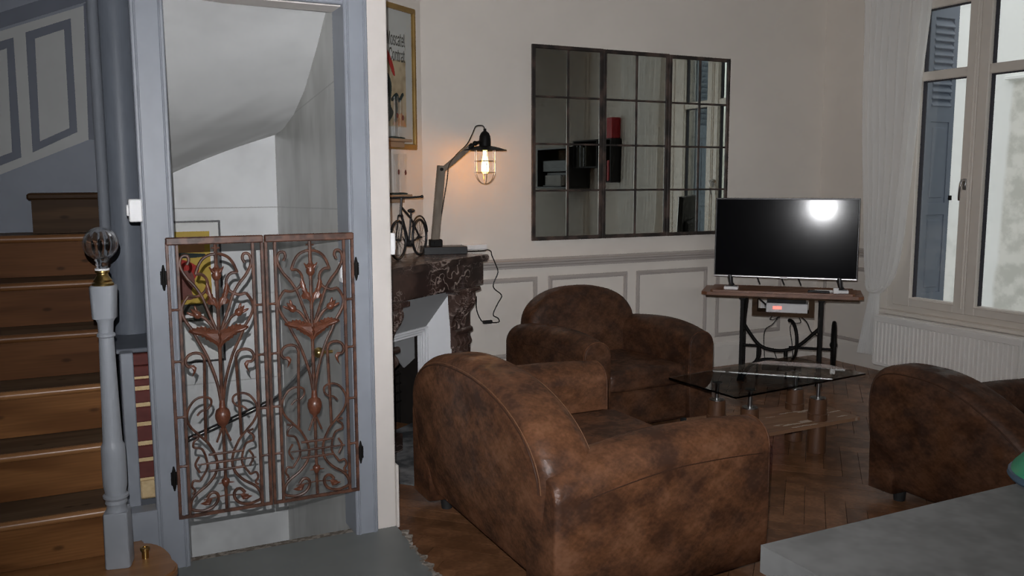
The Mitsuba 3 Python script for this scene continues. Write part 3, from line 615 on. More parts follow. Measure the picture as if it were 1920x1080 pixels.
# alcove contents: poster, handrail, wall plate
fp_ = thing('framed_poster', 'thin black framed yellow poster on the back wall behind the gate', 'poster')
px0, px1, pz0, pz1, py_ = .36, .700, .560, 1.375, 5.238
part(fp_, 'frame', [box(px0, px1, py_ - .018, py_, pz1 - .010, pz1), box(px0, px1, py_ - .018, py_, pz0, pz0 + .01), box(px0, px0 + .01, py_ - .018, py_, pz0, pz1), box(px1 - .01, px1, py_ - .018, py_, pz0, pz1)], M['black'], False)
part(fp_, 'mount', box(px0 + .01, px1 - .01, py_ - .006, py_, pz0 + .01, pz1 - .01), M['pale'], False)
def flat(poly, y, h=.0012): return extr(poly, h, (0, y, 0), (1, 0, 0), (0, 0, 1), (0, -1, 0))
part(fp_, 'print', flat(sbox(.40, .83, .640, 1.315), py_ - .006), M['yellow'], False, label='yellow poster print')
part(fp_, 'print_band', flat(sbox(.40, .800, .640, .90), py_ - .0072), M['ink'], False)
part(fp_, 'print_heading', flat(sbox(.475, 1.195, .610, 1.285), py_ - .0072), M['ink_orange'], False)
part(fp_, 'print_shape', flat(Polygon(spline([(.425, 1.10), (.47, 1.155), (.53, 1.14), (.575, 1.10), (.545, 1.04), (.50, 1.02), (.44, 1.05)], 5, True)), py_ - .0072), M['ink_red'], False)
part(fp_, 'print_shape', flat(Polygon(spline([(.46, 1.08), (.53, 1.09), (.55, 1.02), (.53, .98), (.535, .93), (.45, .935), (.47, .99), (.45, 1.03)], 5, True)), py_ - .0084), M['ink_maroon'], False)
part(fp_, 'print_shape', flat(Polygon(spline([(.42, 1.18), (.47, 1.195), (.56, 1.19), (.61, 1.185), (.60, 1.17), (.5, 1.165)], 5, True)), py_ - .0084), M['ink_green'], False); part(fp_, 'print_shape', flat(sbox(.42, .95, .445, .985), py_ - .0084), M['ink_green'], False)
part(fp_, 'print_band', flat(sbox(.47, .822, .59, .84), py_ - .0084), M['pale'], False)
hr = thing('handrail', 'dark metal handrail with bright highlights crossing the alcove walls behind the gate', 'handrail')
hp = [(.325, 5.15, .085), (.62, 5.15, .19), (.905, 5.15, .293), (.94, 5.12, .315), (.96, 5.06, .345), (.965, 4.6, .545), (.965, 4.06, .785)]
part(hr, 'rail', tube(hp, .016, 12), M['rail'])
part(hr, 'end_knob', [sphere((.965, 4.05, .79), .026, 2), tube([(.965, 4.05, .79), (1.03, 4.05, .79)], .008)], M['brass'], label='brass end knob')
part(hr, 'bracket', [tube([(.62, 5.15, .19), (.62, 5.24, .17)], .007)], M['iron_black']); part(hr, 'bracket', [tube([(.90, 5.15, .275), (.90, 5.24, .26)], .007)], M['iron_black'])
solo('wall_plate', cat(box(1.021, 1.03, 3.80, 3.86, 1.145, 1.235, .003), box(1.018, 1.022, 3.815, 3.845, 1.165, 1.215, .001)), M['white_plastic'], 'small white plate on the side wall of the alcove, behind the gate', 'wall plate', smooth=False)

# ------------------------------------------------------------------ fireplace
fpk = thing('fireplace', 'brown veined marble fireplace with carved legs and grey metal lining, behind the sofa', 'fireplace')
shelf_out = Polygon([(-.34, -.548), (1.212, -.548), (1.212, -.02), (1.19, .0), (-.32, .0), (-.34, -.02)])
part(fpk, 'mantel_shelf', [fext(shelf_out.buffer(-.010), 1.052, .010), fext(shelf_out.buffer(-.003), 1.060, .008), fext(shelf_out, 1.067, .020), fext(shelf_out.buffer(-.004), 1.087, .008), fext(shelf_out.buffer(-.012), 1.094, .003)], M['marble'], False)
part(fpk, 'frieze', [fbox(-.24, 1.12, -.5, -.045, .895, 1.056), fbox(-.30, -.02, -.5, -.03, .895, 1.056, .004), fbox(.905, 1.165, -.5, -.03, .895, 1.056, .004), fbox(.23, .66, -.4, -.075, .865, .90)], M['marble'], False)
part(fpk, 'side_cheek', fbox(.93, 1.10, -.5, -.10, 0, .9), M['marble'], False); part(fpk, 'side_cheek', fbox(-.24, -.06, -.5, -.10, 0, .9), M['marble'], False)
def leg(t0, t1):
    k = part(fpk, 'leg', [fbox(t0 + .02, t1 - .02, -.3, -.045, .10, .62, .006), fbox(t0 + .045, t1 - .045, -.046, -.030, .14, .42, .006), fbox(t0 - .01, t1 + .01, -.3, -.015, 0, .11, .006), fbox(t0 + .04, t1 - .04, -.05, -.02, .44, .60, .012)], M['marble'], False)
    # carved S-shaped corbel: seen in profile it swells out at the top
    prof = spline([(-.10, .50), (-.045, .51), (-.012, .535), (-.02, .565), (-.05, .60), (-.055, .66), (-.035, .72), (.0, .77), (.02, .82), (.012, .862), (.03, .885), (.03, .897)], 4)
    pg = Polygon(list(map(tuple, prof)) + [(-.3, .897), (-.3, .50)])
    def col(t0, t1, grow):
        m = extr(pg, t1 - t0, (t0, 0, 0), (0, 1, 0), (0, 0, 1), (1, 0, 0)); v = m.vertices.copy(); z = v[:, 2]
        k = np.clip((z - .6) / .3, 0, 1) ** 1.2; mid = (t0 + t1) / 2; v[:, 0] = mid + (v[:, 0] - mid) * (1 + grow * k); m.vertices = v; return fmesh(m)
    corb = [col(t0 + .015, t1 - .015, .15)]
    for q in range(3):
        a = t0 + .05 + q * (t1 - t0 - .1) / 2; pts = [fpt(a + (a - (t0 + t1) / 2) * .15 * np.clip((z - .6) / .3, 0, 1), o + .004, z) for o, z in prof[4:-3]]; corb.append(tube(pts, .008, 8))
    corb += [fmesh(tube([(t0 + .0, -.03, .615), (t1 - .0, -.03, .615)], .020, 10)), fbox(t0 - .04, t1 + .04, -.3, .035, .872, .900, .008)]
    kk = key_for(k + '__corbel'); put(kk, cat(*corb), M['marble'], 40)
leg(-.10, .150); leg(.772, .985)
# lining: splayed metal cheeks around the firebox
def fquad(*p): return fmesh(mesh([list(map(float, q)) for q in p], [[0, 1, 2], [0, 2, 3]]))
L0, L1, B0, B1, N0, N1, Z1, ZB = .140, .792, .235, .665, -.06, -.17, .885, .668
part(fpk, 'lining_top', fmesh(mesh([(L0, N0, Z1), (L1, N0, Z1), (B1, N1, ZB), (B0, N1, ZB)], [[0, 1, 2], [0, 2, 3]])), M['metal_grey'], False, label='sloping grey metal hood')
part(fpk, 'lining_side', [fmesh(mesh([(L1, N0, 0), (L1, N0, Z1), (B1, N1, ZB), (B1, N1, 0)], [[0, 1, 2], [0, 2, 3]]))], M['white_metal'], False, label='white metal cheek')
part(fpk, 'lining_side', [fmesh(mesh([(L0, N0, 0), (L0, N0, Z1), (B0, N1, ZB), (B0, N1, 0)], [[0, 2, 1], [0, 3, 2]]))], M['white_metal'], False)
for i, (e, dd) in enumerate(((0, .0), (.018, .012), (.036, .02))):
    part(fpk, 'firebox_frame', [fbox(B1 - e - .014, B1 - e, N1 - dd - .02, N1 - dd + .015, 0, ZB - e, .003), fbox(B0 + e, B0 + e + .014, N1 - dd - .02, N1 - dd + .015, 0, ZB - e, .003), fbox(B0 + e, B1 - e, N1 - dd - .02, N1 - dd + .015, ZB - e - .014, ZB - e, .003)], M['white_metal'], False)
part(fpk, 'damper_plate', fmesh(extr(Polygon([(B0 + .05, .42), (.36, .44), (.42, .50), (.50, .42), (B1 - .05, .46), (B1 - .05, .62), (B0 + .05, .62)]), .012, (0, N1 - .06, 0), (1, 0, 0), (0, 0, 1), (0, -1, 0))), M['ash'], False)
part(fpk, 'firebox', [fbox(B0, B1, -.545, -.535, 0, .7), fbox(B0 - .01, B0, -.54, N1 - .03, 0, .7), fbox(B1, B1 + .01, -.54, N1 - .03, 0, .7), fbox(B0, B1, -.54, N1 - .03, .69, .7)], M['soot'], False)
part(fpk, 'grate', [fmesh(tube([(B0 + .03, -.36, z), (B1 - .03, -.36, z)], .007, 8)) for z in (.16, .22, .28, .34)] + [fmesh(tube([(t, -.36, .02), (t, -.36, .36)], .007, 8)) for t in (B0 + .05, .43, B1 - .05)], M['iron_black'])
solo('hearth_slab', cat(fext(Polygon([(-.30, -.3), (1.17, -.3), (1.17, .42), (1.15, .425), (-.29, .425), (-.30, .415)]), -.004, .012)), M['hearth'], 'dark veined stone hearth slab on the floor before the fireplace', 'hearth slab', smooth=False)

# ------------------------------------------------------------------ things on the mantel (top z 1.097)
ZM = 1.097
bk = thing('toy_bicycle', 'small black metal model bicycle on the mantel', 'model bicycle')
BA = math.radians(43); BD = A((math.sin(BA), math.cos(BA), 0)); BN = A((math.cos(BA), -math.sin(BA), 0)); BO = A((1.775, 5.250, ZM))
def bp(s, h, o=0.0): return BO + BD * s + A((0, 0, h)) + BN * o
def wheel(s, r, rt):
    w = thing_part = []
    c = [bp(s + (r - rt) * math.cos(a), r + (r - rt) * math.sin(a)) for a in np.arange(36) * 2 * np.pi / 36]
    return tube(c, rt, 8, closed=True)
WB = .345
for s0, r in ((0, .128), (WB, .125)):
    k = part(bk, 'wheel', wheel(s0, r, .0085), M['black'], True)
    sp = []
    for a in np.arange(16) * 2 * np.pi / 16: sp.append(tube([bp(s0, r, .004 * (-1) ** int(a * 8)), bp(s0 + (r - .012) * math.cos(a), r + (r - .012) * math.sin(a))], .0011, 4))
    sp.append(tube([bp(s0, r, -.018), bp(s0, r, .018)], .006, 8)); kk = key_for(k + '__spokes'); put(kk, cat(*sp), M['black'])
fr = []
def seg(a, b, r=.0065): fr.append(tube([a, b], r, 8))
HT, HB_, BB, ST_, RA = bp(.055, .365), bp(.045, .285), bp(.165, .095), bp(.205, .275), bp(WB, .125)
seg(bp(.062, .39), HB_, .008); seg(bp(.054, .335), bp(.195, .262), .0075); seg(bp(.048, .30), BB, .0085); seg(BB, bp(.212, .29)); seg(BB, RA); seg(bp(.2, .262), RA)
for o in (-.017, .017): seg(bp(.042, .275, o), bp(0, .128, o), .0042)
fr.append(tube([bp(.042, .28, -.017), bp(.042, .28, .017)], .006, 8)); fr.append(tube([bp(.165, .095, -.02), bp(.165, .095, .02)], .022, 12))
part(bk, 'frame', fr, M['black'])
part(bk, 'mudguard', tube(spline([bp(WB + .142 * math.cos(a), .125 + .142 * math.sin(a)) for a in np.linspace(.2, 2.6, 9)], 4), .005, 6), M['black'])
HD = A((.93, -.36, 0))
part(bk, 'handlebar', [tube(spline([bp(.062, .392) - HD * .10 - A((0, 0, .006)), bp(.062, .392) - HD * .05, bp(.062, .394), bp(.062, .394) + HD * .06, bp(.062, .392) + HD * .135 + A((0, 0, .008))], 5), .006, 8), sphere(bp(.062, .392) + HD * .13 + A((0, 0, .008)), .010, 1)], M['black'])
part(bk, 'saddle', mv(rot(sphere((0, 0, 0), .034, 2, (1.2, .62, .42)), math.pi / 2 - BA), *bp(.215, .305)), M['black'], True)
part(bk, 'crank', [tube([bp(.165, .095, .024), bp(.2, .05, .026)], .004, 6), tube([bp(.165, .095, -.024), bp(.13, .14, -.026)], .004, 6)], M['black'])

lp = thing('desk_lamp', 'lit industrial lamp with wooden jointed arm and wire cage on the mantel', 'lamp')
LD = A((.985, -.17, 0)); LN = A((.17, .985, 0)); LO = A((2.15, 5.59, ZM))
def lpt(s, h, o=0.0): return LO + LD * s + LN * o + A((0, 0, h))
def lbox(s0, s1, o0, o1, h0, h1, c=.002):
    m = box(s0, s1, o0, o1, h0, h1, c); m.apply_transform(frame_mat(LO, LD, LN, (0, 0, 1))); return m
part(lp, 'base', lbox(-.085, .215, -.07, .09, 0, .052, .003), M['black'], False)
for o in (-.021, .021): part(lp, 'post', bar(lpt(.0, .05, o), lpt(.055, .60, o), .014, .050, LD), M['wood_lamp'], False)
part(lp, 'post_spacer', [bar(lpt(.012, .16), lpt(.022, .26), .026, .044, LD)], M['wood_lamp'], False)
part(lp, 'arm', bar(lpt(.045, .555), lpt(.255, .725), .030, .036), M['wood_lamp'], False)
part(lp, 'joint', [tube([lpt(.05, .575, -.045), lpt(.05, .575, .045)], .011, 10), tube([lpt(.0, .075, -.045), lpt(.0, .075, .045)], .010, 10)], M['iron_black'])
part(lp, 'bracket', [lbox(-.035, .05, -.035, .035, .05, .10, .004)], M['iron_black'], False)
part(lp, 'knuckle', [tube([lpt(.245, .717), lpt(.275, .742)], .018, 12), tube([lpt(.275, .742), lpt(.33, .765)], .011, 10), sphere(lpt(.292, .752), .017, 2)], M['iron_black'])
lc = lpt(.362, 0)
def lz(prof, k=28): return lathe(prof, k, lc)
part(lp, 'socket', lz([(0, .722), (.040, .722), (.040, .775), (.037, .80), (.028, .822), (.016, .832), (.010, .836), (.010, .852), (0, .852)]), M['iron_black'], 40)
part(lp, 'shade', lz([(.036, .735), (.060, .732), (.10, .722), (.152, .706), (.152, .703), (.10, .717), (.060, .727), (.036, .729)], 40), M['iron_black'], 40)
cg = []
for a in np.arange(6) * math.pi / 3 + .25:
    prof = [(.074, .712), (.074, .56)] + [(.074 * math.cos(b), .56 - .085 * math.sin(b)) for b in np.linspace(.2, math.pi / 2, 7)]
    cg.append(tube([lc + A((r_ * math.cos(a), r_ * math.sin(a), z)) for r_, z in prof], .0022, 6))
for z in (.632, .555): cg.append(tube([lc + A((.074 * math.cos(a), .074 * math.sin(a), z)) for a in np.arange(28) * 2 * math.pi / 28], .0022, 6, closed=True))
part(lp, 'cage', cg, M['steel'])
part(lp, 'bulb', lz([(0, .545), (.014, .547), (.024, .557), (.028, .572), (.027, .60), (.022, .64), (.016, .67), (.0145, .705), (0, .705)], 24), M['led'], True, label='glowing amber filament bulb', emitter={'type': 'area', 'radiance': rgbt(BULB_POWER)})
cb = spline([lpt(.362, .852), lpt(.345, .872), lpt(.30, .868), lpt(.275, .82), lpt(.23, .745, -.02), lpt(.15, .67, -.03), lpt(.10, .60, -.035), lpt(.085, .50, -.035), lpt(.05, .30, -.03), lpt(.03, .10, .03)], 6)
part(lp, 'cable', tube(cb, .0035, 7), M['cable'])
cb2 = spline([lpt(.03, .06, .09), lpt(.2, .008, .12), (2.52, 5.62, ZM + .005), (2.60, 5.70, ZM + .004), (2.655, 5.76, 1.08), (2.674, 5.79, 1.053), (2.715, 5.81, .98), (2.735, 5.815, .92), (2.70, 5.815, .84), (2.705, 5.815, .80), (2.765, 5.815, .745), (2.735, 5.815, .69), (2.695, 5.815, .607), (2.735, 5.815, .575), (2.742, 5.815, .548), (2.70, 5.815, .545), (2.623, 5.81, .556), (2.585, 5.80, .58), (2.545, 5.78, .66), (2.53, 5.75, .76)], 6)
part(lp, 'power_cable', tube(cb2, .0042, 7), M['cable'])
part(lp, 'inline_switch', box(2.61, 2.685, 5.80, 5.825, .541, .567, .006), M['cable'], 40)
solo('socket_block', cat(box(2.47, 2.635, 5.78, 5.838, ZM, 1.135, .005), box(2.50, 2.53, 5.775, 5.785, 1.105, 1.128, .002)), M['white_plastic'], 'white multi-socket block lying on the mantel beside the lamp base', 'power strip', smooth=False)

# framed art poster on the chimney wall
ap = thing('art_poster', 'gold framed vintage style poster with hand lettering above the mantel', 'poster')
AT0, AT1, AZ0, AZ1, AN = .45, 1.118, 1.805, 2.750, -.548
part(ap, 'frame', [fbox(AT0, AT1, AN, AN + .03, AZ0, AZ0 + .040, .006), fbox(AT0, AT1, AN, AN + .03, AZ1 - .035, AZ1, .006), fbox(AT0, AT0 + .03, AN, AN + .03, AZ0, AZ1, .006), fbox(AT1 - .03, AT1, AN, AN + .03, AZ0, AZ1, .006)], M['gold'], False)
part(ap, 'mount', fbox(AT0 + .02, AT1 - .02, AN, AN + .010, AZ0 + .02, AZ1 - .02), M['mat_board'], False)
part(ap, 'print', fbox(AT0 + .10, 1.012, AN + .01, AN + .0112, 1.955, 2.585), M['paper_tan'], False, label='tan poster print')
def fflat(pg, n, h=.001): return fmesh(extr(pg, h, (0, n, 0), (1, 0, 0), (0, 0, 1), (0, 1, 0)))
part(ap, 'print_ground', fflat(Polygon([(.56, 2.59), (.56, 2.36), (1.008, 2.40), (1.008, 2.60)]), AN + .0112), M['mat_board'], False)
part(ap, 'print_shape', fflat(Polygon(spline([(.70, 2.47), (.80, 2.45), (.865, 2.36), (.885, 2.29), (.86, 2.30), (.79, 2.40), (.70, 2.42)], 5, True)), AN + .0124), M['ink_red'], False)
part(ap, 'print_shape', fflat(Polygon(spline([(.72, 2.27), (.80, 2.30), (.845, 2.22), (.83, 2.10), (.86, 2.04), (.78, 1.97), (.70, 2.0)], 5, True)), AN + .0124), M['ink_green'], False)
part(ap, 'print_shape', fflat(unary_union([LineString(spline([(.85, 2.13), (.90, 2.165), (.93, 2.13), (.97, 2.17)], 5)).buffer(.012), LineString(spline([(.89, 2.15), (.90, 2.06), (.88, 1.99)], 5)).buffer(.010)]), AN + .0124), M['ink_green'], False)
part(ap, 'print_shape', fflat(Polygon([(.85, 1.965), (.90, 2.03), (.96, 2.05), (1.005, 1.96)]), AN + .0122), M['ink_orange'], False)
def flet(text, h, t, z, wd):
    m = meshkit.text_mesh(text, h, .001); m.vertices[:, 0] *= wd / m.vertices[:, 0].max(); m.vertices = np.c_[m.vertices[:, 0] + t, m.vertices[:, 2] + AN + .0124, m.vertices[:, 1] + z]; return fmesh(m)
part(ap, 'lettering', flet('Moscatel', .085, .800, 2.485, .205), M['ink'], False, label='dark title lettering, first line')
part(ap, 'lettering', flet('Contrat', .080, .822, 2.385, .180), M['ink'], False, label='dark title lettering, second line')

# little wall shelves with glasses
def wall_shelf(t0, t1, z, label):
    k = thing('wall_shelf', label, 'shelf', 'small wooden wall shelves')
    part(k, 'board', fbox(t0, t1, -.548, -.45, z - .018, z, .003), M['shelf_wood'], False); part(k, 'bracket', fbox(t0 + .02, t1 - .02, -.548, -.50, z - .055, z - .018, .003), M['shelf_wood'], False)
def vase(t, n, z, r0, r1, h, label, base=True, name='glass_vase'):
    k = thing(name, label, 'vase')
    th = .004; c = fpt(t, n, z)
    part(k, 'glass', lathe([(0, .014), (r0, .014), (r0 + (r1 - r0) * .3, h * .3), (r1, h), (r1 + .0015, h + .002), (r1 - .002, h + .002)], 24, c), M['pane'], 50)
    part(k, 'foot', lathe([(0, 0), (r0 + .012, 0), (r0 + .012, .008), (r0 * .5, .0125), (0, .0125)], 20, c), M['ink_green'], 50, label='dark foot')
    part(k, 'motif', [sphere(c + FN * (r0 + (r1 - r0) * .5 + .001) + FD * .0 + A((0, 0, h * .55)), .012, 1, (.6, .6, 1.5))], M['ink_maroon'], 50)
wall_shelf(.62, .955, 1.872, 'upper small wooden shelf with glass vases, against the gold framed poster')
vase(.80, -.495, 1.872, .030, .036, .27, 'tall clear glass vase on the upper wall shelf, nearest the pillar')
vase(.875, -.500, 1.872, .026, .032, .25, 'clear glass vase on the upper wall shelf, right of another')
wall_shelf(.62, .945, 1.505, 'lower small wooden shelf with glass vases, below the gold framed poster')
vase(.80, -.495, 1.505, .032, .040, .27, 'tall clear glass vase on the lower wall shelf, nearest the pillar')
vase(.885, -.500, 1.505, .030, .042, .265, 'flared clear glass vase on the lower wall shelf, right of another')
k = thing('glass_carafe', 'clear glass carafe standing on the mantel behind the model bicycle', 'carafe')
part(k, 'glass', lathe([(0, .004), (.062, .004), (.066, .02), (.066, .13), (.055, .17), (.028, .21), (.026, .26), (.036, .29)], 28, fpt(.52, -.42, ZM)), M['pane'], 50)
part(k, 'stopper', sphere(fpt(.52, -.42, ZM + .31), .024, 2), M['pane'], True)

# ------------------------------------------------------------------ paned mirror (three panels)
def mirror_panel(x0, x1, z0, z1, label):
    k = thing('mirror_panel', label, 'mirror', 'three window-style mirror panels')
    y0, y1 = YW - .024, YW - .003; f = .028
    part(k, 'frame', [box(x0, x1, y0, y1, z1 - f, z1, .003), box(x0, x1, y0, y1, z0, z0 + f, .003), box(x0, x0 + f, y0, y1, z0, z1, .003), box(x1 - f, x1, y0, y1, z0, z1, .003)], M['frame_steel'], False)
    gx = np.linspace(x0 + f, x1 - f, 3); gz = np.linspace(z0 + f, z1 - f, 5)
    for i in range(2):
        for j in range(4): part(k, 'mirror_pane', box(gx[i], gx[i + 1], YW - .012, YW - .004, gz[j], gz[j + 1]), M['mirror'], False)
    part(k, 'glazing_bar', box(gx[1] - .008, gx[1] + .008, y0 + .002, YW - .011, z0 + f, z1 - f, .002), M['frame_steel'], False)
    for j in (1, 2, 3): part(k, 'glazing_bar', box(x0 + f, x1 - f, y0 + .002, YW - .011, gz[j] - .007, gz[j] + .007, .002), M['frame_steel'], False)
mirror_panel(3.030, 3.645, 1.142, 2.592, 'steel framed mirror panel, nearest the lamp')
mirror_panel(3.648, 4.262, 1.142, 2.590, 'steel framed mirror panel, middle of the three')
mirror_panel(4.264, 4.880, 1.142, 2.586, 'steel framed mirror panel, nearest the television')

# ------------------------------------------------------------------ window, shutters, facade, radiator, curtains
win = struct('window_1', [box(XW - .01, XW + .07, WY0, WY1, WZ0, WZ0 + .055, .004), box(XW - .01, XW + .07, WY0, WY1, WZ1 - .05, WZ1, .004), box(XW - .01, XW + .07, WY0, WY0 + .05, WZ0, WZ1, .004), box(XW - .01, XW + .07, WY1 - .10, WY1, WZ0, WZ1, .004)], M['pvc'], False, 'cream window frame beside the white curtain')
def sash(y0, y1, g0, g1):
    zl, zt0, zt1, zu = .655, 2.352, 2.422, 2.893; x0, x1 = XW - .035, XW + .045
    k = key_for('window_1__sash')
    put(k, [box(x0, x1, y0, g0, WZ0 + .05, WZ1 - .045, .006), box(x0, x1, g1, y1, WZ0 + .05, WZ1 - .045, .006), box(x0, x1, g0 - .002, g1 + .002, WZ0 + .05, zl, .006), box(x0, x1, g0 - .002, g1 + .002, zu, WZ1 - .045, .006), box(x0 + .01, x1, g0 - .002, g1 + .002, zt0, zt1, .006),
            box(x0 - .008, x0 + .003, y0 + .02, y0 + .03, .62, 2.9, .003), box(x0 - .008, x0 + .003, g0 - .012, g1 + .012, zl - .016, zl - .008, .003)], M['pvc'], False)
    for a, b in ((zl, zt0), (zt1, zu)):
        q = key_for(k + '__pane'); put(q, quad((XW + .02, g0, a), (XW + .02, g1, a), (XW + .02, g1, b), (XW + .02, g0, b)), M['pane'], False)
        w = .008; q = key_for(k + '__gasket')
        put(q, [box(XW + .0, XW + .035, g1 - w, g1, a, b), box(XW + .0, XW + .035, g0, g0 + w, a, b), box(XW + .0, XW + .035, g0, g1, b - w, b)], M['gasket'], False)
sash(4.335, 4.985, 4.430, 4.822); sash(3.665, 4.332, 3.860, 4.250)
hk = 'window_1__handle'
put(hk, [box(XW - .045, XW - .034, 4.373, 4.403, 1.515, 1.60, .004), tube(spline([(XW - .06, 4.388, 1.585), (XW - .078, 4.388, 1.575), (XW - .082, 4.392, 1.53), (XW - .075, 4.40, 1.47), (XW - .066, 4.405, 1.44)], 6), .009, 10), tube([(XW - .035, 4.388, 1.583), (XW - .075, 4.388, 1.583)], .010, 10)], M['chrome'], 40)
labels[hk] = {'label': 'chrome window handle'}
struct('trim_4', [box(XW - .07, XW + .02, WY0 - .05, WY1 + .02, WZ0 - .03, WZ0 + .002, .006), box(XW - .012, XW, WY1 - .02, WY1 + .05, WZ0, WZ1 + .05, .004), box(XW - .012, XW, WY0 - .05, WY0 + .02, WZ0, WZ1 + .05, .004), box(XW - .012, XW, WY0 - .05, WY1 + .05, WZ1, WZ1 + .05, .004)], M['pvc'], False)
def shutter(y, label):
    s = thing('window_shutter', label, 'shutter', 'blue grey shutters folded back outside the window')
    x0, x1, z0, z1 = 6.20, 6.53, .56, 3.02; th = .032
    part(s, 'frame', [box(x0, x0 + .055, y - th / 2, y + th / 2, z0, z1, .003), box(x1 - .055, x1, y - th / 2, y + th / 2, z0, z1, .003), box(x0, x1, y - th / 2, y + th / 2, z1 - .13, z1, .003), box(x0, x1, y - th / 2, y + th / 2, 2.06, 2.20, .003), box(x0, x1, y - th / 2, y + th / 2, 1.30, 1.40, .003), box(x0, x1, y - th / 2, y + th / 2, z0, z0 + .09, .003)], M['shutter'], False)
    for q in range(12):
        z = 2.205 + q * .0575
        part(s, 'louver', rot(box(x0 + .05, x1 - .05, y - .044, y + .044, z + .013, z + .025, .003), 1.0, (1, 0, 0), (0, y, z + .019)), M['shutter'], False)
    for a, b in ((1.40, 2.06), (.65, 1.30)):
        part(s, 'shutter_panel', [box(x0 + .05, x1 - .05, y - .006, y + .006, a, b), box(x0 + .085, x1 - .085, y - .013, y + .013, a + .04, b - .04, .006)], M['shutter'], False)
    part(s, 'latch', box(x1 - .015, x1 + .012, y - .03, y - .01, 1.42, 1.46, .003), M['iron_black'], False)
shutter(4.995, 'blue grey louvered shutter seen through the left window pane')
shutter(3.70, 'blue grey louvered shutter at the right side of the window')
fc = thing('facade_opposite', 'pale rendered house wall facing the window across a narrow court', 'building')
part(fc, 'render', box(8.6, 8.9, -4, 14, -3.5, 4.7), M['facade'], False)
part(fc, 'ledge', box(8.54, 8.6, 4.0, 5.96, 2.60, 2.635, .006), M['facade'], False)
struct('ground_court', box(6.25, 9.0, -6, 16, -3.6, -3.5), M['screed'], False)
rd = thing('radiator', 'white ribbed panel radiator under the window', 'radiator')
ys = []; y = 3.805; n_r = 33; pitch_ = (5.035 - 3.805) / n_r
prof = []
for i in range(n_r):
    y0 = 3.805 + i * pitch_; prof += [(y0, 5.812), (y0 + pitch_ * .22, 5.812), (y0 + pitch_ * .34, 5.800), (y0 + pitch_ * .82, 5.800), (y0 + pitch_ * .94, 5.812)]
prof.append((5.035, 5.812))
pg = Polygon([(x, y) for y, x in prof] + [(5.83, 5.035), (5.83, 3.805)])
part(rd, 'ribbed_panel', [extr(pg, .335, (0, 0, .105)), box(5.798, 5.83, 3.79, 5.05, .435, .485, .006), box(5.798, 5.83, 3.79, 5.05, .075, .108, .006), box(5.798, 5.83, 3.79, 3.81, .08, .48, .004), box(5.798, 5.83, 5.032, 5.052, .08, .48, .004)], M['radiator'], False)
part(rd, 'top_grille', [box(5.80, 5.915, 3.79, 5.05, .478, .492, .004)] + [box(5.835, 5.90, 3.83 + i * .06, 3.85 + i * .06, .49, .494) for i in range(20)], M['radiator'], False)
part(rd, 'back_panel', box(5.885, 5.905, 3.80, 5.04, .09, .47, .004), M['radiator'], False); part(rd, 'side_cover', box(5.80, 5.91, 3.786, 3.792, .09, .485), M['radiator'], False); part(rd, 'side_cover', box(5.80, 5.91, 5.05, 5.056, .09, .485), M['radiator'], False)
part(rd, 'bracket', [box(5.90, 5.95, y, y + .03, .15, .42) for y in (4.0, 4.8)], M['radiator'], False)

def curtain(rows, xc, name, label, folds, seed, mirror=False):
    """rows: (z, y right edge, y left edge, fold depth)"""
    k = thing(name, label, 'curtain', None); Z = A([r[0] for r in rows]); zs = np.concatenate([np.linspace(a, b, max(3, int(abs(b - a) / .035)), endpoint=False) for a, b in zip(Z[:-1], Z[1:])] + [[Z[-1]]])
    n = 130; u = np.linspace(0, 1, n); V = []
    ph = meshkit.noise(np.c_[u * 4 + seed, np.zeros(n), np.zeros(n)]) * 3.2
    for z in zs:
        a, b, d = (np.interp(-z, -Z, [r[i] for r in rows]) for i in (1, 2, 3))
        amp = .5 + .8 * meshkit.noise(np.c_[u * 9, np.full(n, z * .35), np.full(n, seed)])
        x = xc + d * amp * np.sin(2 * np.pi * folds * u + 3 * ph + .35 * np.sin(z * 1.1 + 5 * u)) + .01 * np.sin(z * 3 + u * 5)
        V.append(np.c_[x, a + (b - a) * u, np.full(n, z)])
    m = len(zs); V = np.vstack(V); F = [[i * n + j, i * n + j + 1, (i + 1) * n + j + 1, (i + 1) * n + j] for i in range(m - 1) for j in range(n - 1)]
    return k, meshkit.arrays((V, np.array(F)))
rows = [(3.22, 4.68, 5.36, .035), (2.7, 4.74, 5.33, .036), (2.36, 4.773, 5.315, .036), (1.93, 4.79, 5.292, .034), (1.575, 4.81, 5.272, .03), (1.16, 4.85, 5.248, .026), (.95, 4.885, 5.235, .022), (.81, 4.925, 5.22, .016), (.745, 4.965, 5.19, .012), (.70, 5.01, 5.165, .010), (.655, 5.062, 5.16, .011), (.40, 5.068, 5.20, .016), (.14, 5.07, 5.245, .018)]
k, (v, f, _) = curtain(rows, 5.845, 'sheer_curtain', 'sheer white curtain tied back between the television and the window', 7, 1.0)
part(k, 'cloth', mesh(v, f), M['curtain'], True)
tb = spline([(5.80, 4.98, .725), (5.79, 5.05, .680), (5.795, 5.12, .685), (5.83, 5.18, .74), (5.91, 5.24, .82)], 5)
part(k, 'tieback', tube(tb, .011, 8), M['curtain'])
part(k, 'rod', [tube([(5.86, 2.6, 3.25), (5.86, 5.45, 3.25)], .012, 10)], M['white_metal'])
rows = [(3.22, 2.75, 3.53, .035), (2.0, 2.74, 3.50, .034), (1.2, 2.74, 3.46, .028), (.8, 2.76, 3.40, .02), (.685, 2.8, 3.0, .010), (.4, 2.78, 3.1, .018), (.14, 2.76, 3.15, .02)]
k, (v, f, _) = curtain(rows, 5.845, 'sheer_curtain', 'sheer white curtain on the far side of the window, seen only in the mirror', 12, 4.0)
part(k, 'cloth', mesh(v, f), M['curtain'], True)

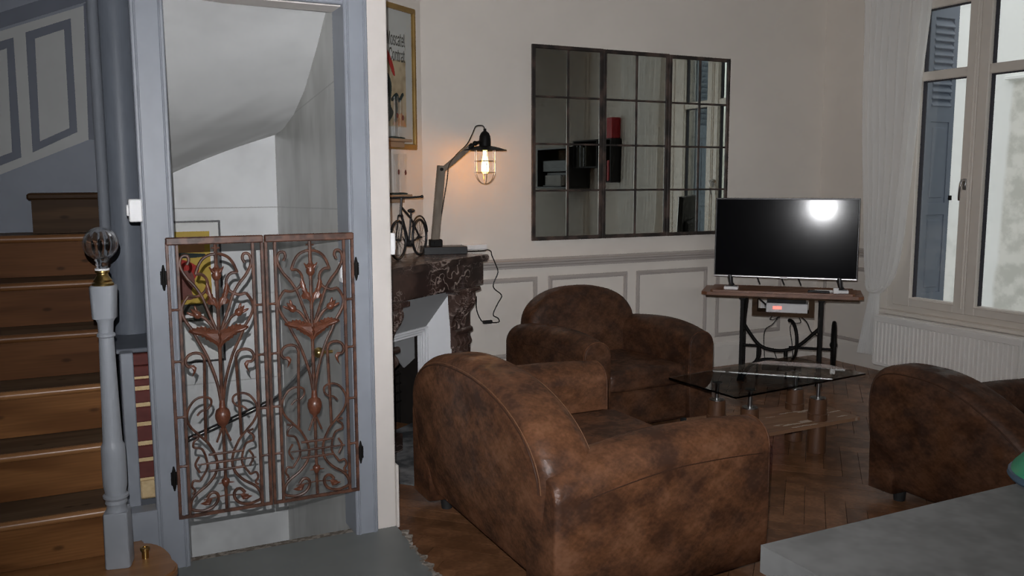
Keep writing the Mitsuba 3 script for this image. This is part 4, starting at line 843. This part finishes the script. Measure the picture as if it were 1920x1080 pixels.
# ------------------------------------------------------------------ things seen in the mirror
k = thing('printer_shelf', 'dark wall shelf under the printer, reflected in the mirror', 'shelf')
part(k, 'board', box(5.60, XW, 1.0, 1.86, 1.485, 1.508, .003), M['printer'], False); part(k, 'side', box(5.62, XW, 1.0, 1.02, 1.508, 2.02), M['printer'], False); part(k, 'side', box(5.62, XW, 1.84, 1.86, 1.508, 2.02), M['printer'], False); part(k, 'top', box(5.62, XW, 1.0, 1.86, 2.0, 2.02), M['printer'], False)
k = thing('printer', 'black printer with paper in its tray, reflected in the mirror', 'printer')
part(k, 'body', [box(5.66, 5.93, 1.10, 1.76, 1.70, 1.86, .01), box(5.70, 5.93, 1.14, 1.72, 1.508, 1.70, .008)], M['printer'], False); part(k, 'tray', box(5.62, 5.70, 1.18, 1.68, 1.512, 1.525, .002), M['printer'], False); part(k, 'paper', box(5.63, 5.72, 1.22, 1.64, 1.525, 1.66, .004), M['paper'], False)
def cube_shelf(y0, y1, z0, z1, label):
    k = thing('cube_shelf', label, 'shelf', 'black wall cubes'); x0 = 5.68
    part(k, 'case', [box(x0, XW, y0, y1, z0, z0 + .018), box(x0, XW, y0, y1, z1 - .018, z1), box(x0, XW, y0, y0 + .018, z0, z1), box(x0, XW, y1 - .018, y1, z0, z1), box(XW - .012, XW, y0, y1, z0, z1)], M['black_matt'], False)
cube_shelf(1.88, 2.46, 1.745, 2.09, 'wide black wall cube full of dark books, reflected in the mirror')
cube_shelf(2.48, 2.77, 1.565, 2.09, 'black wall cube with red books, reflected in the mirror')
for i, (y, h, w) in enumerate(((1.92, .27, .035), (1.965, .25, .028), (2.0, .28, .04), (2.05, .26, .03), (2.09, .24, .035), (2.14, .28, .03))):
    kk = thing('dark_book', ('first', 'second', 'third', 'fourth', 'fifth', 'sixth')[i] + ' dark book from the printer end of the wide black wall cube', 'book', 'dark books in the wide black cube')
    part(kk, 'cover', box(5.70, 5.90, y, y + w, 1.763, 1.763 + h, .002), M['ink' if i % 2 else 'printer'], False); part(kk, 'pages', box(5.71, 5.902, y + .004, y + w - .004, 1.767, 1.759 + h + .002), M['paper'], False)
for y0, y1, z0, z1, lab in ((2.64, 2.76, 2.09, 2.335, 'red box standing on top of the black wall cube, reflected in the mirror'), (2.655, 2.70, 1.583, 1.83, 'red book inside the narrow black wall cube, reflected in the mirror')):
    kk = thing('red_book', lab, 'book'); part(kk, 'cover', box(5.70, 5.90, y0, y1, z0, z1, .003), M['red'], False); part(kk, 'pages', box(5.71, 5.904, y0 + .004, y1 - .004, z0 + .004, z1 + .001), M['paper'], False)

# ------------------------------------------------------------------ television and its sewing machine stand
TL_, TR_ = A((4.556, 5.576, 0)), A((5.325, 4.820, 0)); TC = (TL_ + TR_) / 2
scr = A((5.135, 5.008, 1.385)); nrm = (CAM + FLASH) / 2 - scr; nrm /= np.linalg.norm(nrm)
ex = np.cross((0, 0, 1), nrm); ex /= np.linalg.norm(ex); ez = np.cross(nrm, ex); zc_ = 1.138
TVM = frame_mat(A((TC[0], TC[1], zc_)), ex, -nrm, ez)                   # local x right (seen from the front), y away from viewer, z up
def tv(m):
    m = m.copy(); m.apply_transform(TVM); return m
W2, H2 = .540, .315
t_ = thing('television', 'black flat screen television on the sewing machine table', 'television')
part(t_, 'bezel', tv(cat(box(-W2, W2, -.004, .022, H2 - .014, H2, .003), box(-W2, -W2 + .011, -.004, .022, -H2, H2, .003), box(W2 - .011, W2, -.004, .022, -H2, H2, .003))), M['black'], False)
part(t_, 'chin', tv(box(-W2, W2, -.006, .022, -H2, -H2 + .014, .003)), M['steel'], False, label='silver lower edge')
part(t_, 'maker_badge', tv(box(-.028, .028, -.012, -.004, -H2 - .004, -H2 + .012, .002)), M['white_plastic'], False)
part(t_, 'screen', tv(box(-W2 + .010, W2 - .010, .000, .010, -H2 + .013, H2 - .013)), M['screen'], False, label='dark glossy screen')
part(t_, 'back_shell', tv(cat(box(-W2 + .004, W2 - .004, .018, .035, -H2 + .004, H2 - .004, .006), box(-.42, .42, .03, .075, -.30, .10, .02))), M['black_matt'], False)
ZT = .722
for s in (-.415, .41):
    m = [tube([TVM[:3, :3] @ A((s, .01, -H2 + .01)) + TVM[:3, 3], TVM[:3, :3] @ A((s + .01, .0, -H2 - .05)) + TVM[:3, 3], np.r_[(TVM[:3, :3] @ A((s + .02, -.02, 0)) + TVM[:3, 3])[:2], ZT + .03]], [.022, .018, .024], 10)]
    part(t_, 'foot', m, M['black'], 40)
SD = A((.714, -.700, 0)); SN = A((-.700, -.714, 0)); SO = A((4.822, 5.103, 0))       # stand: front plane centre, along, out
def sm(m):
    m = m.copy(); m.apply_transform(frame_mat(SO, SD, SN, (0, 0, 1))); return m
def sb(a0, a1, b0, b1, z0, z1, c=0.0): return sm(box(a0, a1, b0, b1, z0, z1, c))
def s3(a, b, z): return SO + SD * a + SN * b + A((0, 0, z))
tb_ = thing('sewing_table', 'old treadle sewing machine table of dark wood on black cast iron legs', 'table')
part(tb_, 'tabletop', [sm(extr(Polygon([(-.605, -.03), (-.56, .0), (.565, .0), (.605, -.03), (.605, -.45), (-.605, -.45)]), .024, (0, 0, .688)))], M['wood_top'], False)
part(tb_, 'upper_board', sm(extr(Polygon([(-.52, -.035), (.525, -.035), (.545, -.06), (.545, -.42), (-.54, -.42), (-.54, -.06)]), .014, (0, 0, .712))), M['wood_top'], False)
part(tb_, 'edge_moulding', sb(-.57, .575, -.42, -.012, .672, .688, .003), M['dark_step'], False)
I = []
XL, XR = -.285, .305
for xx in (XL, XR):
    for bb_ in (-.04, -.36):
        I.append(bar(s3(xx, bb_, .0), s3(xx, bb_, .672), .034, .030, SD))
    I.append(bar(s3(xx, -.04, .36), s3(xx, -.36, .36), .02, .02)); I.append(bar(s3(xx, -.05, .10), s3(xx, -.35, .10), .02, .02))
    I.append(bar(s3(xx, .0, .012), s3(xx, -.40, .012), .05, .024))
    I.append(bar(s3(xx, -.02, .665), s3(xx, -.38, .665), .05, .014))
I.append(tube([s3(XL + .035, -.04, .672), s3(XL + .015, -.04, .44)], .012, 8))
part(tb_, 'side_frame', I[:6] + I[-1:], M['iron_black'], False); part(tb_, 'side_frame', I[6:-1], M['iron_black'], False)
B = -.20
arc = spline([s3(XL, B, .45), s3(XL + .05, B, .37), s3(XL + .13, B, .27), s3(XL + .22, B, .235), s3(XL + .33, B, .235), s3(XL + .44, B, .285), s3(XL + .54, B, .38), s3(XR, B, .43)], 6)
low = spline([s3(XL + .02, B, .0), s3(XL + .05, B, .07), s3(XL + .11, B, .13), s3(XL + .20, B, .155), s3(XL + .31, B, .145), s3(XL + .40, B, .10), s3(XL + .44, B, .0)], 6)
part(tb_, 'brace', [tube(arc, np.linspace(.014, .014, len(arc)), 10), tube(low, .013, 10), tube(spline([s3(XL + .13, B, .26), s3(XL + .135, B, .19), s3(XL + .10, B, .12), s3(XL + .02, B, .03)], 6), .014, 10), bar(s3(XL + .12, B, .27), s3(XL + .12, B, .0), .018, .018, SD), tube(spline([s3(XL + .335, B, .235), s3(XL + .34, B, .17), s3(XL + .35, B, .11)], 5), .016, 10), bar(s3(XL + .345, B, .25), s3(XL + .345, B, .0), .016, .016, SD)], M['iron_black'], 40)
part(tb_, 'axle', [tube([s3(XL, B, .262), s3(XL + .13, B, .262)], .011, 10), tube([s3(XL + .36, B, .262), s3(XR + .10, B, .262)], .011, 10), sphere(s3(XR, B, .262), .024, 2)], M['iron_black'])
ring = [s3(XL + .34 + .015 * math.cos(a) - .015, B - .0 + .15 * math.cos(a) * 0, .31) for a in (0,)]
bw = [s3(XL + .365 + .055 * math.cos(a), B + .08 * math.cos(a), .31 + .17 * math.sin(a)) for a in np.linspace(-1.35, 1.75, 16)]
part(tb_, 'belt_guard', tube(bw, np.linspace(.010, .015, 16), 10), M['iron_black'])
wc = s3(XR + .105, B, .30)
def whl(r, rt, w): return tube([wc + SN * (r * math.cos(a)) + A((0, 0, r * math.sin(a))) for a in np.arange(40) * 2 * math.pi / 40], rt, 10, closed=True)
part(tb_, 'flywheel', [whl(.175, .016, 0), whl(.155, .012, 0)] + [tube([wc, wc + SN * (.165 * math.cos(a)) + A((0, 0, .165 * math.sin(a)))], .008, 8) for a in np.arange(5) * 2 * math.pi / 5] + [sphere(wc, .03, 2)], M['iron_black'])
part(tb_, 'treadle', [sb(XL + .16, XL + .46, -.30, -.06, .085, .10, .004)] + [sb(XL + .16, XL + .46, -.30 + i * .04, -.295 + i * .04, .10, .108) for i in range(7)], M['iron_black'], False)
# hanging wooden frame shelf with the decoder
part(tb_, 'hanging_frame', [sb(-.215, -.175, -.30, -.10, .525, .688), sb(.215, .255, -.30, -.10, .525, .688), sb(-.215, .255, -.30, -.10, .522, .556)], M['dark_step'], False)
d_ = thing('decoder_box', 'white decoder with red display hanging under the sewing table', 'decoder box')
part(d_, 'body', [sb(-.105, .205, -.28, -.085, .556, .630, .004)], M['box_grey'], False)
part(d_, 'side_panel', sb(-.108, -.10, -.28, -.088, .562, .618), M['metal_grey'], False)
part(d_, 'display', sb(-.055, .010, -.088, -.083, .583, .606), M['led'], False, label='red lit digits', emitter={'type': 'area', 'radiance': rgbt((5.0, .35, .28))})
solo('media_player', cat(sb(-.10, .19, -.28, -.10, .631, .668, .004), sb(-.09, .18, -.102, -.098, .636, .662)), M['black_matt'], 'flat black box on top of the white decoder under the table', 'media player', smooth=False)
k = thing('wall_socket', 'white socket on the wall below the television', 'wall socket')
part(k, 'plate', box(5.30, 5.41, YW - .012, YW, .455, .535, .004), M['white_plastic'], False); part(k, 'recess', lathe([(0, 0), (.02, 0), (.02, .003), (0, .003)], 16, (0, 0, 0)).apply_transform(frame_mat((5.355, YW - .012, .495), (1, 0, 0), (0, 0, 1), (0, -1, 0))), M['metal_grey'])
for a, lab in ((-.40, 'white block under the left foot of the television'), (.425, 'white block under the right foot of the television')):
    c = (TVM[:3, :3] @ A((a, -.02, 0)) + TVM[:3, 3])[:2] - SO[:2]; aa_, bb_ = c @ SD[:2], c @ SN[:2]
    k = thing('foot_block', lab, 'block', 'white blocks under the television feet')
    part(k, 'block', sb(aa_ - .055, aa_ + .055, bb_ - .04, min(bb_ + .05, -.04), .726, .748, .003), M['white_plastic'], False); part(k, 'pad', sb(aa_ - .045, aa_ + .045, bb_ - .03, min(bb_ + .04, -.045), .748, .7505), M['metal_grey'], False)
k = thing('remote_control', 'dark remote control beside a white adapter on the sewing table', 'remote control')
part(k, 'body', sm(rot(box(.20, .36, -.095, -.055, .726, .742, .005), .12, at=(.3, -.07, 0))), M['black'], False); part(k, 'buttons', sm(rot(cat(*[box(.215 + i * .02, .227 + i * .02, -.085, -.065, .742, .744) for i in range(6)]), .12, at=(.3, -.07, 0))), M['metal_grey'], False)
k = thing('white_adapter', 'small white adapter at the right end of the sewing table top', 'adapter')
part(k, 'body', sb(.385, .425, -.075, -.037, .726, .772, .004), M['white_plastic'], False); part(k, 'strip', sb(.25, .385, -.12, -.10, .726, .745, .003), M['white_plastic'], False)
CABLES = iter(['thin dark cable falling from the decoder down to the floor on the left', 'short thin cable curling just under the left half of the decoder', 'thin dark cable falling from the decoder past the iron brace on the right', 'thicker dark cable drooping to the right leg of the sewing table', 'thin cable coiled low behind the treadle', 'dark cable running down along the right iron leg', 'dark cable slanting from the table top to the left side of the decoder', 'short dark cable behind the left half of the television edge', 'short dark cable left of the badge behind the television edge', 'short dark cable behind the right half of the television edge'])
def cabl(pts, r=.0035, name='hanging_cable'):
    solo(name, tube(spline(pts, 6), r, 6), M['cable'], next(CABLES), 'cable', 'cables around the sewing table')
cabl([s3(.05, -.30, .60), s3(-.02, -.34, .48), s3(-.06, -.34, .42), s3(-.12, -.35, .36), s3(-.12, -.36, .20), s3(-.10, -.36, .02)])
cabl([s3(.02, -.31, .56), s3(.0, -.33, .49), s3(-.08, -.33, .46), s3(-.05, -.33, .52), s3(-.10, -.34, .54)])
cabl([s3(.10, -.30, .55), s3(.16, -.33, .45), s3(.08, -.33, .42), s3(.10, -.34, .25), s3(.12, -.36, .02)])
cabl([s3(.10, -.30, .54), s3(.20, -.31, .46), s3(.24, -.31, .38), s3(.30, -.32, .34)], .005)
cabl([s3(-.05, -.35, .22), s3(.0, -.33, .12), s3(.08, -.31, .16), s3(.14, -.30, .08), s3(.18, -.30, .02)])
cabl([s3(.33, -.20, .68), s3(.31, -.12, .60), s3(.292, -.02, .54), s3(.29, -.015, .42)], .005)
cabl([s3(-.20, -.30, .66), s3(-.12, -.24, .60), s3(-.10, -.22, .58)], .006)
for a in (-.22, -.03, .10):
    cabl([s3(a, -.30, .92), s3(a + .03, -.34, .80), s3(a + .05, -.36, .745)], .006, 'television_cable')

# ------------------------------------------------------------------ glass coffee table
ct = thing('coffee_table', 'low coffee table with glass top on thick wooden legs and a lower wooden board', 'coffee table')
def coffee():
    c4 = A([(3.058, 4.131), (3.097, 3.583), (4.185, 3.690), (4.165, 4.282)]); pg = Polygon(c4)
    part(ct, 'glass_top', [extr(pg.buffer(.0), .010, (0, 0, .426))], M['table_glass'], False, label='clear glass top')
    sp = Polygon([(3.190, 3.995), (3.235, 3.55), (4.065, 3.605), (4.085, 3.985)])
    sp = Polygon([(3.14, 4.06), (3.19, 3.60), (4.070, 3.615), (4.085, 3.985)])
    part(ct, 'lower_board', [extr(sp, .020, (0, 0, .178))], M['wood_shelf'], False, label='worn wooden lower board')
    for i, (x, y) in enumerate(((3.805, 3.69), (3.86, 3.93), (3.30, 3.70), (3.255, 3.93))):
        part(ct, 'leg', [lathe([(0, .002), (.052, .002), (.054, .02), (.053, .178), (0, .178)], 20, (x, y, 0)), lathe([(0, .198), (.056, .198), (.057, .235), (.052, .24), (.050, .325), (0, .325)], 20, (x, y, 0))], M['wood_leg'], 40)
        k = key_for('coffee_table__pin'); put(k, cat(lathe([(0, .325), (.044, .325), (.044, .331), (.013, .333), (.013, .420), (.030, .422), (.030, .4255), (0, .4255)], 20, (x, y, 0))), M['steel'], 40)
coffee()

# ------------------------------------------------------------------ club sofa and armchairs
def arch_poly(w, z0, zs, zt, n=40, flare=0.0, pl=.9, pr=.9, apex=0.0, sr=.95):
    """half width w, bottom z0, spring height zs, top zt"""
    pts = [(-w + flare, z0), (w - flare, z0)]
    for a in np.linspace(0, math.pi, n): pts.append((apex + ((w - apex) * math.cos(a) ** pl if math.cos(a) > 0 else -(w + apex) * (-math.cos(a)) ** pr), zs + (zt - zs) * math.sin(a) ** ((.95 if pl > .7 else .6) if math.cos(a) > 0 else sr)))
    return Polygon(pts)
def club_seat(name, label, cat_, org, az, w_in, w_arm, depth, h_back, h_arm, h_seat, mt, back_w, flare=.03, t_back=.30, arm_drop=.03, cushions=1, z_bot=.06, seat_top=None, zs=.5, roll=.085, pl=.9, pr=.9, arm_rear=.08, bulge0=.035, apex=0.0, sr=.95):
    """local x forward from the outer back, y to the left, origin on the floor at the back's middle"""
    k = thing(name, label, cat_); c, s = math.cos(az), math.sin(az); Mx = np.eye(4); Mx[:2, :2] = [[c, -s], [s, c]]; Mx[:3, 3] = (org[0], org[1], 0)
    def P_(nm, m, mm=mt, sm_=True, lab=None):
        m = cat(*m) if isinstance(m, list) else m; m = m.copy(); m.apply_transform(Mx); return part(k, nm, m, mm, sm_, lab)
    # back
    pg = arch_poly(back_w, z_bot, zs, h_back, flare=flare, pl=pl, pr=pr, apex=apex, sr=sr)
    def lean(m):
        m = m.copy(); v = m.vertices.copy(); v[:, 0] += -.05 * np.clip((v[:, 2] - .25) / .5, 0, 1.2) + .05 * np.clip((.3 - v[:, 2]) / .3, 0, 1); m.vertices = v; return m
    bk_ = P_('back', lean(puff(pg, .03, .03 + t_back, roll, 110, (0, h_seat), swell=.02)))
    def seam(x, inset, r, mm, nm, span=(.04, .96)):
        ring_ = star(pg.buffer(-inset), 160, (0, h_seat)); ring_ = ring_[(ring_[:, 1] > zs - .02)]; o = np.argsort(-np.arctan2(ring_[:, 1] - h_seat + .3, ring_[:, 0])); ring_ = ring_[o]
        m = lean(tube(np.c_[np.full(len(ring_), x), ring_], r, 6)); kk = key_for(bk_ + '__' + nm); m.apply_transform(Mx); put(kk, m, mm)
    q_ = roll * .29; seam(.03 + q_ * .45, roll * .52, .0035, M['seam'], 'seam'); (seam(.03 + t_back - q_ * .45, roll * .52, .0035, M['seam'], 'seam') if name == 'club_sofa' else None); (seam(.028 + q_ * .7, roll * .40, .0014, M['stitch'], 'stitching') if name == 'club_sofa' else None); (seam(.032 + t_back - q_ * .7, roll * .40, .0014, M['stitch'], 'stitching') if name == 'club_sofa' else None)
    # arms
    for sd in (1, -1):
        rings = []; nx_ = 26; x0, x1 = .035, depth
        xs_ = np.concatenate([[x0, x0 + .008, x0 + .03, x0 + .07], np.linspace(x0 + .12, x1 - .06, nx_), [x1 - .03, x1 - .012, x1 - .003, x1]])
        endr = {0: .84, 1: .92, 2: .97, 3: .995, len(xs_) - 4: 1, len(xs_) - 3: .99, len(xs_) - 2: .965, len(xs_) - 1: .93}
        for i, x in enumerate(xs_):
            u = (x - x0) / (x1 - x0); top = h_arm - arm_drop * max(0, u - .62) ** 2 * 6 - arm_rear * max(0, .55 - u) ** 1.5 / .41; e = endr.get(i, 1.0)
            bulge = bulge0 * math.sin(math.pi * min(1, u * .55 + .42)) + .012
            yi, yo = w_in, w_in + w_arm + bulge; mid, hw = (yi + yo) / 2, (yo - yi) / 2
            tz = []; rr_ = hw
            for a in np.linspace(0, math.pi, 18): tz.append((mid + hw * e * math.copysign(abs(math.cos(a)) ** .95, math.cos(a)), top - rr_ * .92 + rr_ * .92 * math.sin(a) * e))
            outl = [(mid + hw * e * .93, z_bot + .0), (mid + hw * e * .985, z_bot + .15), (mid + hw * e, (z_bot + top) / 2)] + tz + [(mid - hw * e, (z_bot + top) / 2), (mid - hw * e * .985, z_bot + .15), (mid - hw * e * .93, z_bot)]
            rings.append([(x, sd * y_, z_) for y_, z_ in outl])
        m = loft(rings); a_ = P_('arm', m)
        xs2 = np.linspace(x0 + .10, x1 - .05, 14); pt = []
        for x in xs2:
            u = (x - x0) / (x1 - x0); top = h_arm - arm_drop * max(0, u - .62) ** 2 * 6 - arm_rear * max(0, .55 - u) ** 1.5 / .41; bulge = bulge0 * math.sin(math.pi * min(1, u * .55 + .42)) + .012; pt.append((x, sd * (w_in + w_arm + bulge + .0005), top - .125))
        mm_ = tube(spline(pt, 3), .0024, 6); mm_.apply_transform(Mx); put(key_for(a_ + '__seam'), mm_, M['seam'])
        r_ = [A(p) for p in rings[-3]]; mm_ = tube(np.array(r_[2:-2]), .0036, 6); mm_.apply_transform(Mx); put(key_for(a_ + '__piping'), mm_, M['leather'])
    # base and cushion
    P_('base', box(.12, depth - .035, -w_in - .02, w_in + .02, z_bot, h_seat - .13, .02), sm_=35)
    st_ = h_seat if seat_top is None else seat_top
    for q in range(cushions):
        a, b = -w_in + q * 2 * w_in / cushions, -w_in + (q + 1) * 2 * w_in / cushions; pgc = sbox(a + .004, h_seat - .135, b - .004, h_seat).buffer(-.02).buffer(.02)
        m = puff(pgc, .30, depth - .015, .035, 72, ((a + b) / 2, h_seat - .0675), swell=.0); v = m.vertices.copy()
        cx_ = (v[:, 0] - .3) / (depth - .3); cy = (v[:, 1] - a) / (b - a); dome = .035 * np.clip(np.sin(math.pi * np.clip(cx_, 0, 1)), 0, 1) * np.clip(np.sin(math.pi * np.clip(cy, 0, 1)), 0, 1); v[:, 2] += np.where(v[:, 2] > h_seat - .05, dome, 0); m.vertices = v
        P_('seat_cushion', m)
    for x in (.14, depth - .10):
        for y in (-w_in - .05, w_in + .05): P_('foot', mv(lathe([(0, 0), (.026, 0), (.034, z_bot + .01), (0, z_bot + .01)], 14), x, y, 0), M['black_matt'], 40)
    return k
club_seat('club_sofa', 'two-seat brown distressed leather club sofa seen from behind in the foreground', 'sofa', (1.385, 3.30), 0.0, .495, .205, 1.04, .850, .655, .43, M['leather'], .695, flare=.05, arm_drop=.02, zs=.50, arm_rear=.085, t_back=.265)
club_seat('club_armchair', 'dark brown leather club armchair standing before the wall panels', 'armchair', (3.10, 5.36), math.radians(-88), .305, .175, .95, .858, .668, .425, M['leather_dark'], .435, flare=.05, arm_drop=.05, zs=.60, roll=.06, t_back=.2, arm_rear=.05, bulge0=.07, pl=.85, pr=.85)
club_seat('club_armchair', 'dark brown leather club armchair seen from behind in front of the radiator', 'armchair', (3.455, 2.575), math.radians(0), .30, .15, 1.15, .712, .525, .36, M['leather_dark'], .49, flare=.02, arm_drop=.02, t_back=.24, zs=.36, roll=.07, pl=.55, pr=1.0, apex=.17, sr=2.1, bulge0=.008)

# ------------------------------------------------------------------ kitchen worktop in the foreground
wt = solo('worktop', extr(Polygon([(1.137, -.5), (3.2, -.5), (3.2, 1.232), (1.137, 1.232)]), .055, (0, 0, .845)), M['concrete'], 'grey concrete-look worktop in the near right corner', 'worktop', smooth=False)
kc = thing('base_cabinet', 'grey kitchen cabinet under the worktop', 'cabinet')
part(kc, 'body', box(1.45, 3.1, -.5, .85, 0, .845), M['cabinet'], False); part(kc, 'door', box(1.445, 1.452, -.45, .4, .1, .8, .003), M['cabinet'], False)
gb = thing('green_bowl', 'green plastic bowl turned upside down on the worktop', 'bowl')
gc = (2.04, 1.155, .9)
part(gb, 'shell', lathe([(.155, .016), (.150, .030), (.128, .055), (.112, .066), (.085, .070), (0, .071)], 40, gc), M['green'], 40)
part(gb, 'rim', lathe([(.14, 0), (.158, 0), (.162, .006), (.160, .016), (.150, .018), (.14, .01)], 40, gc), M['blue_rim'], 40, label='dark blue rim')
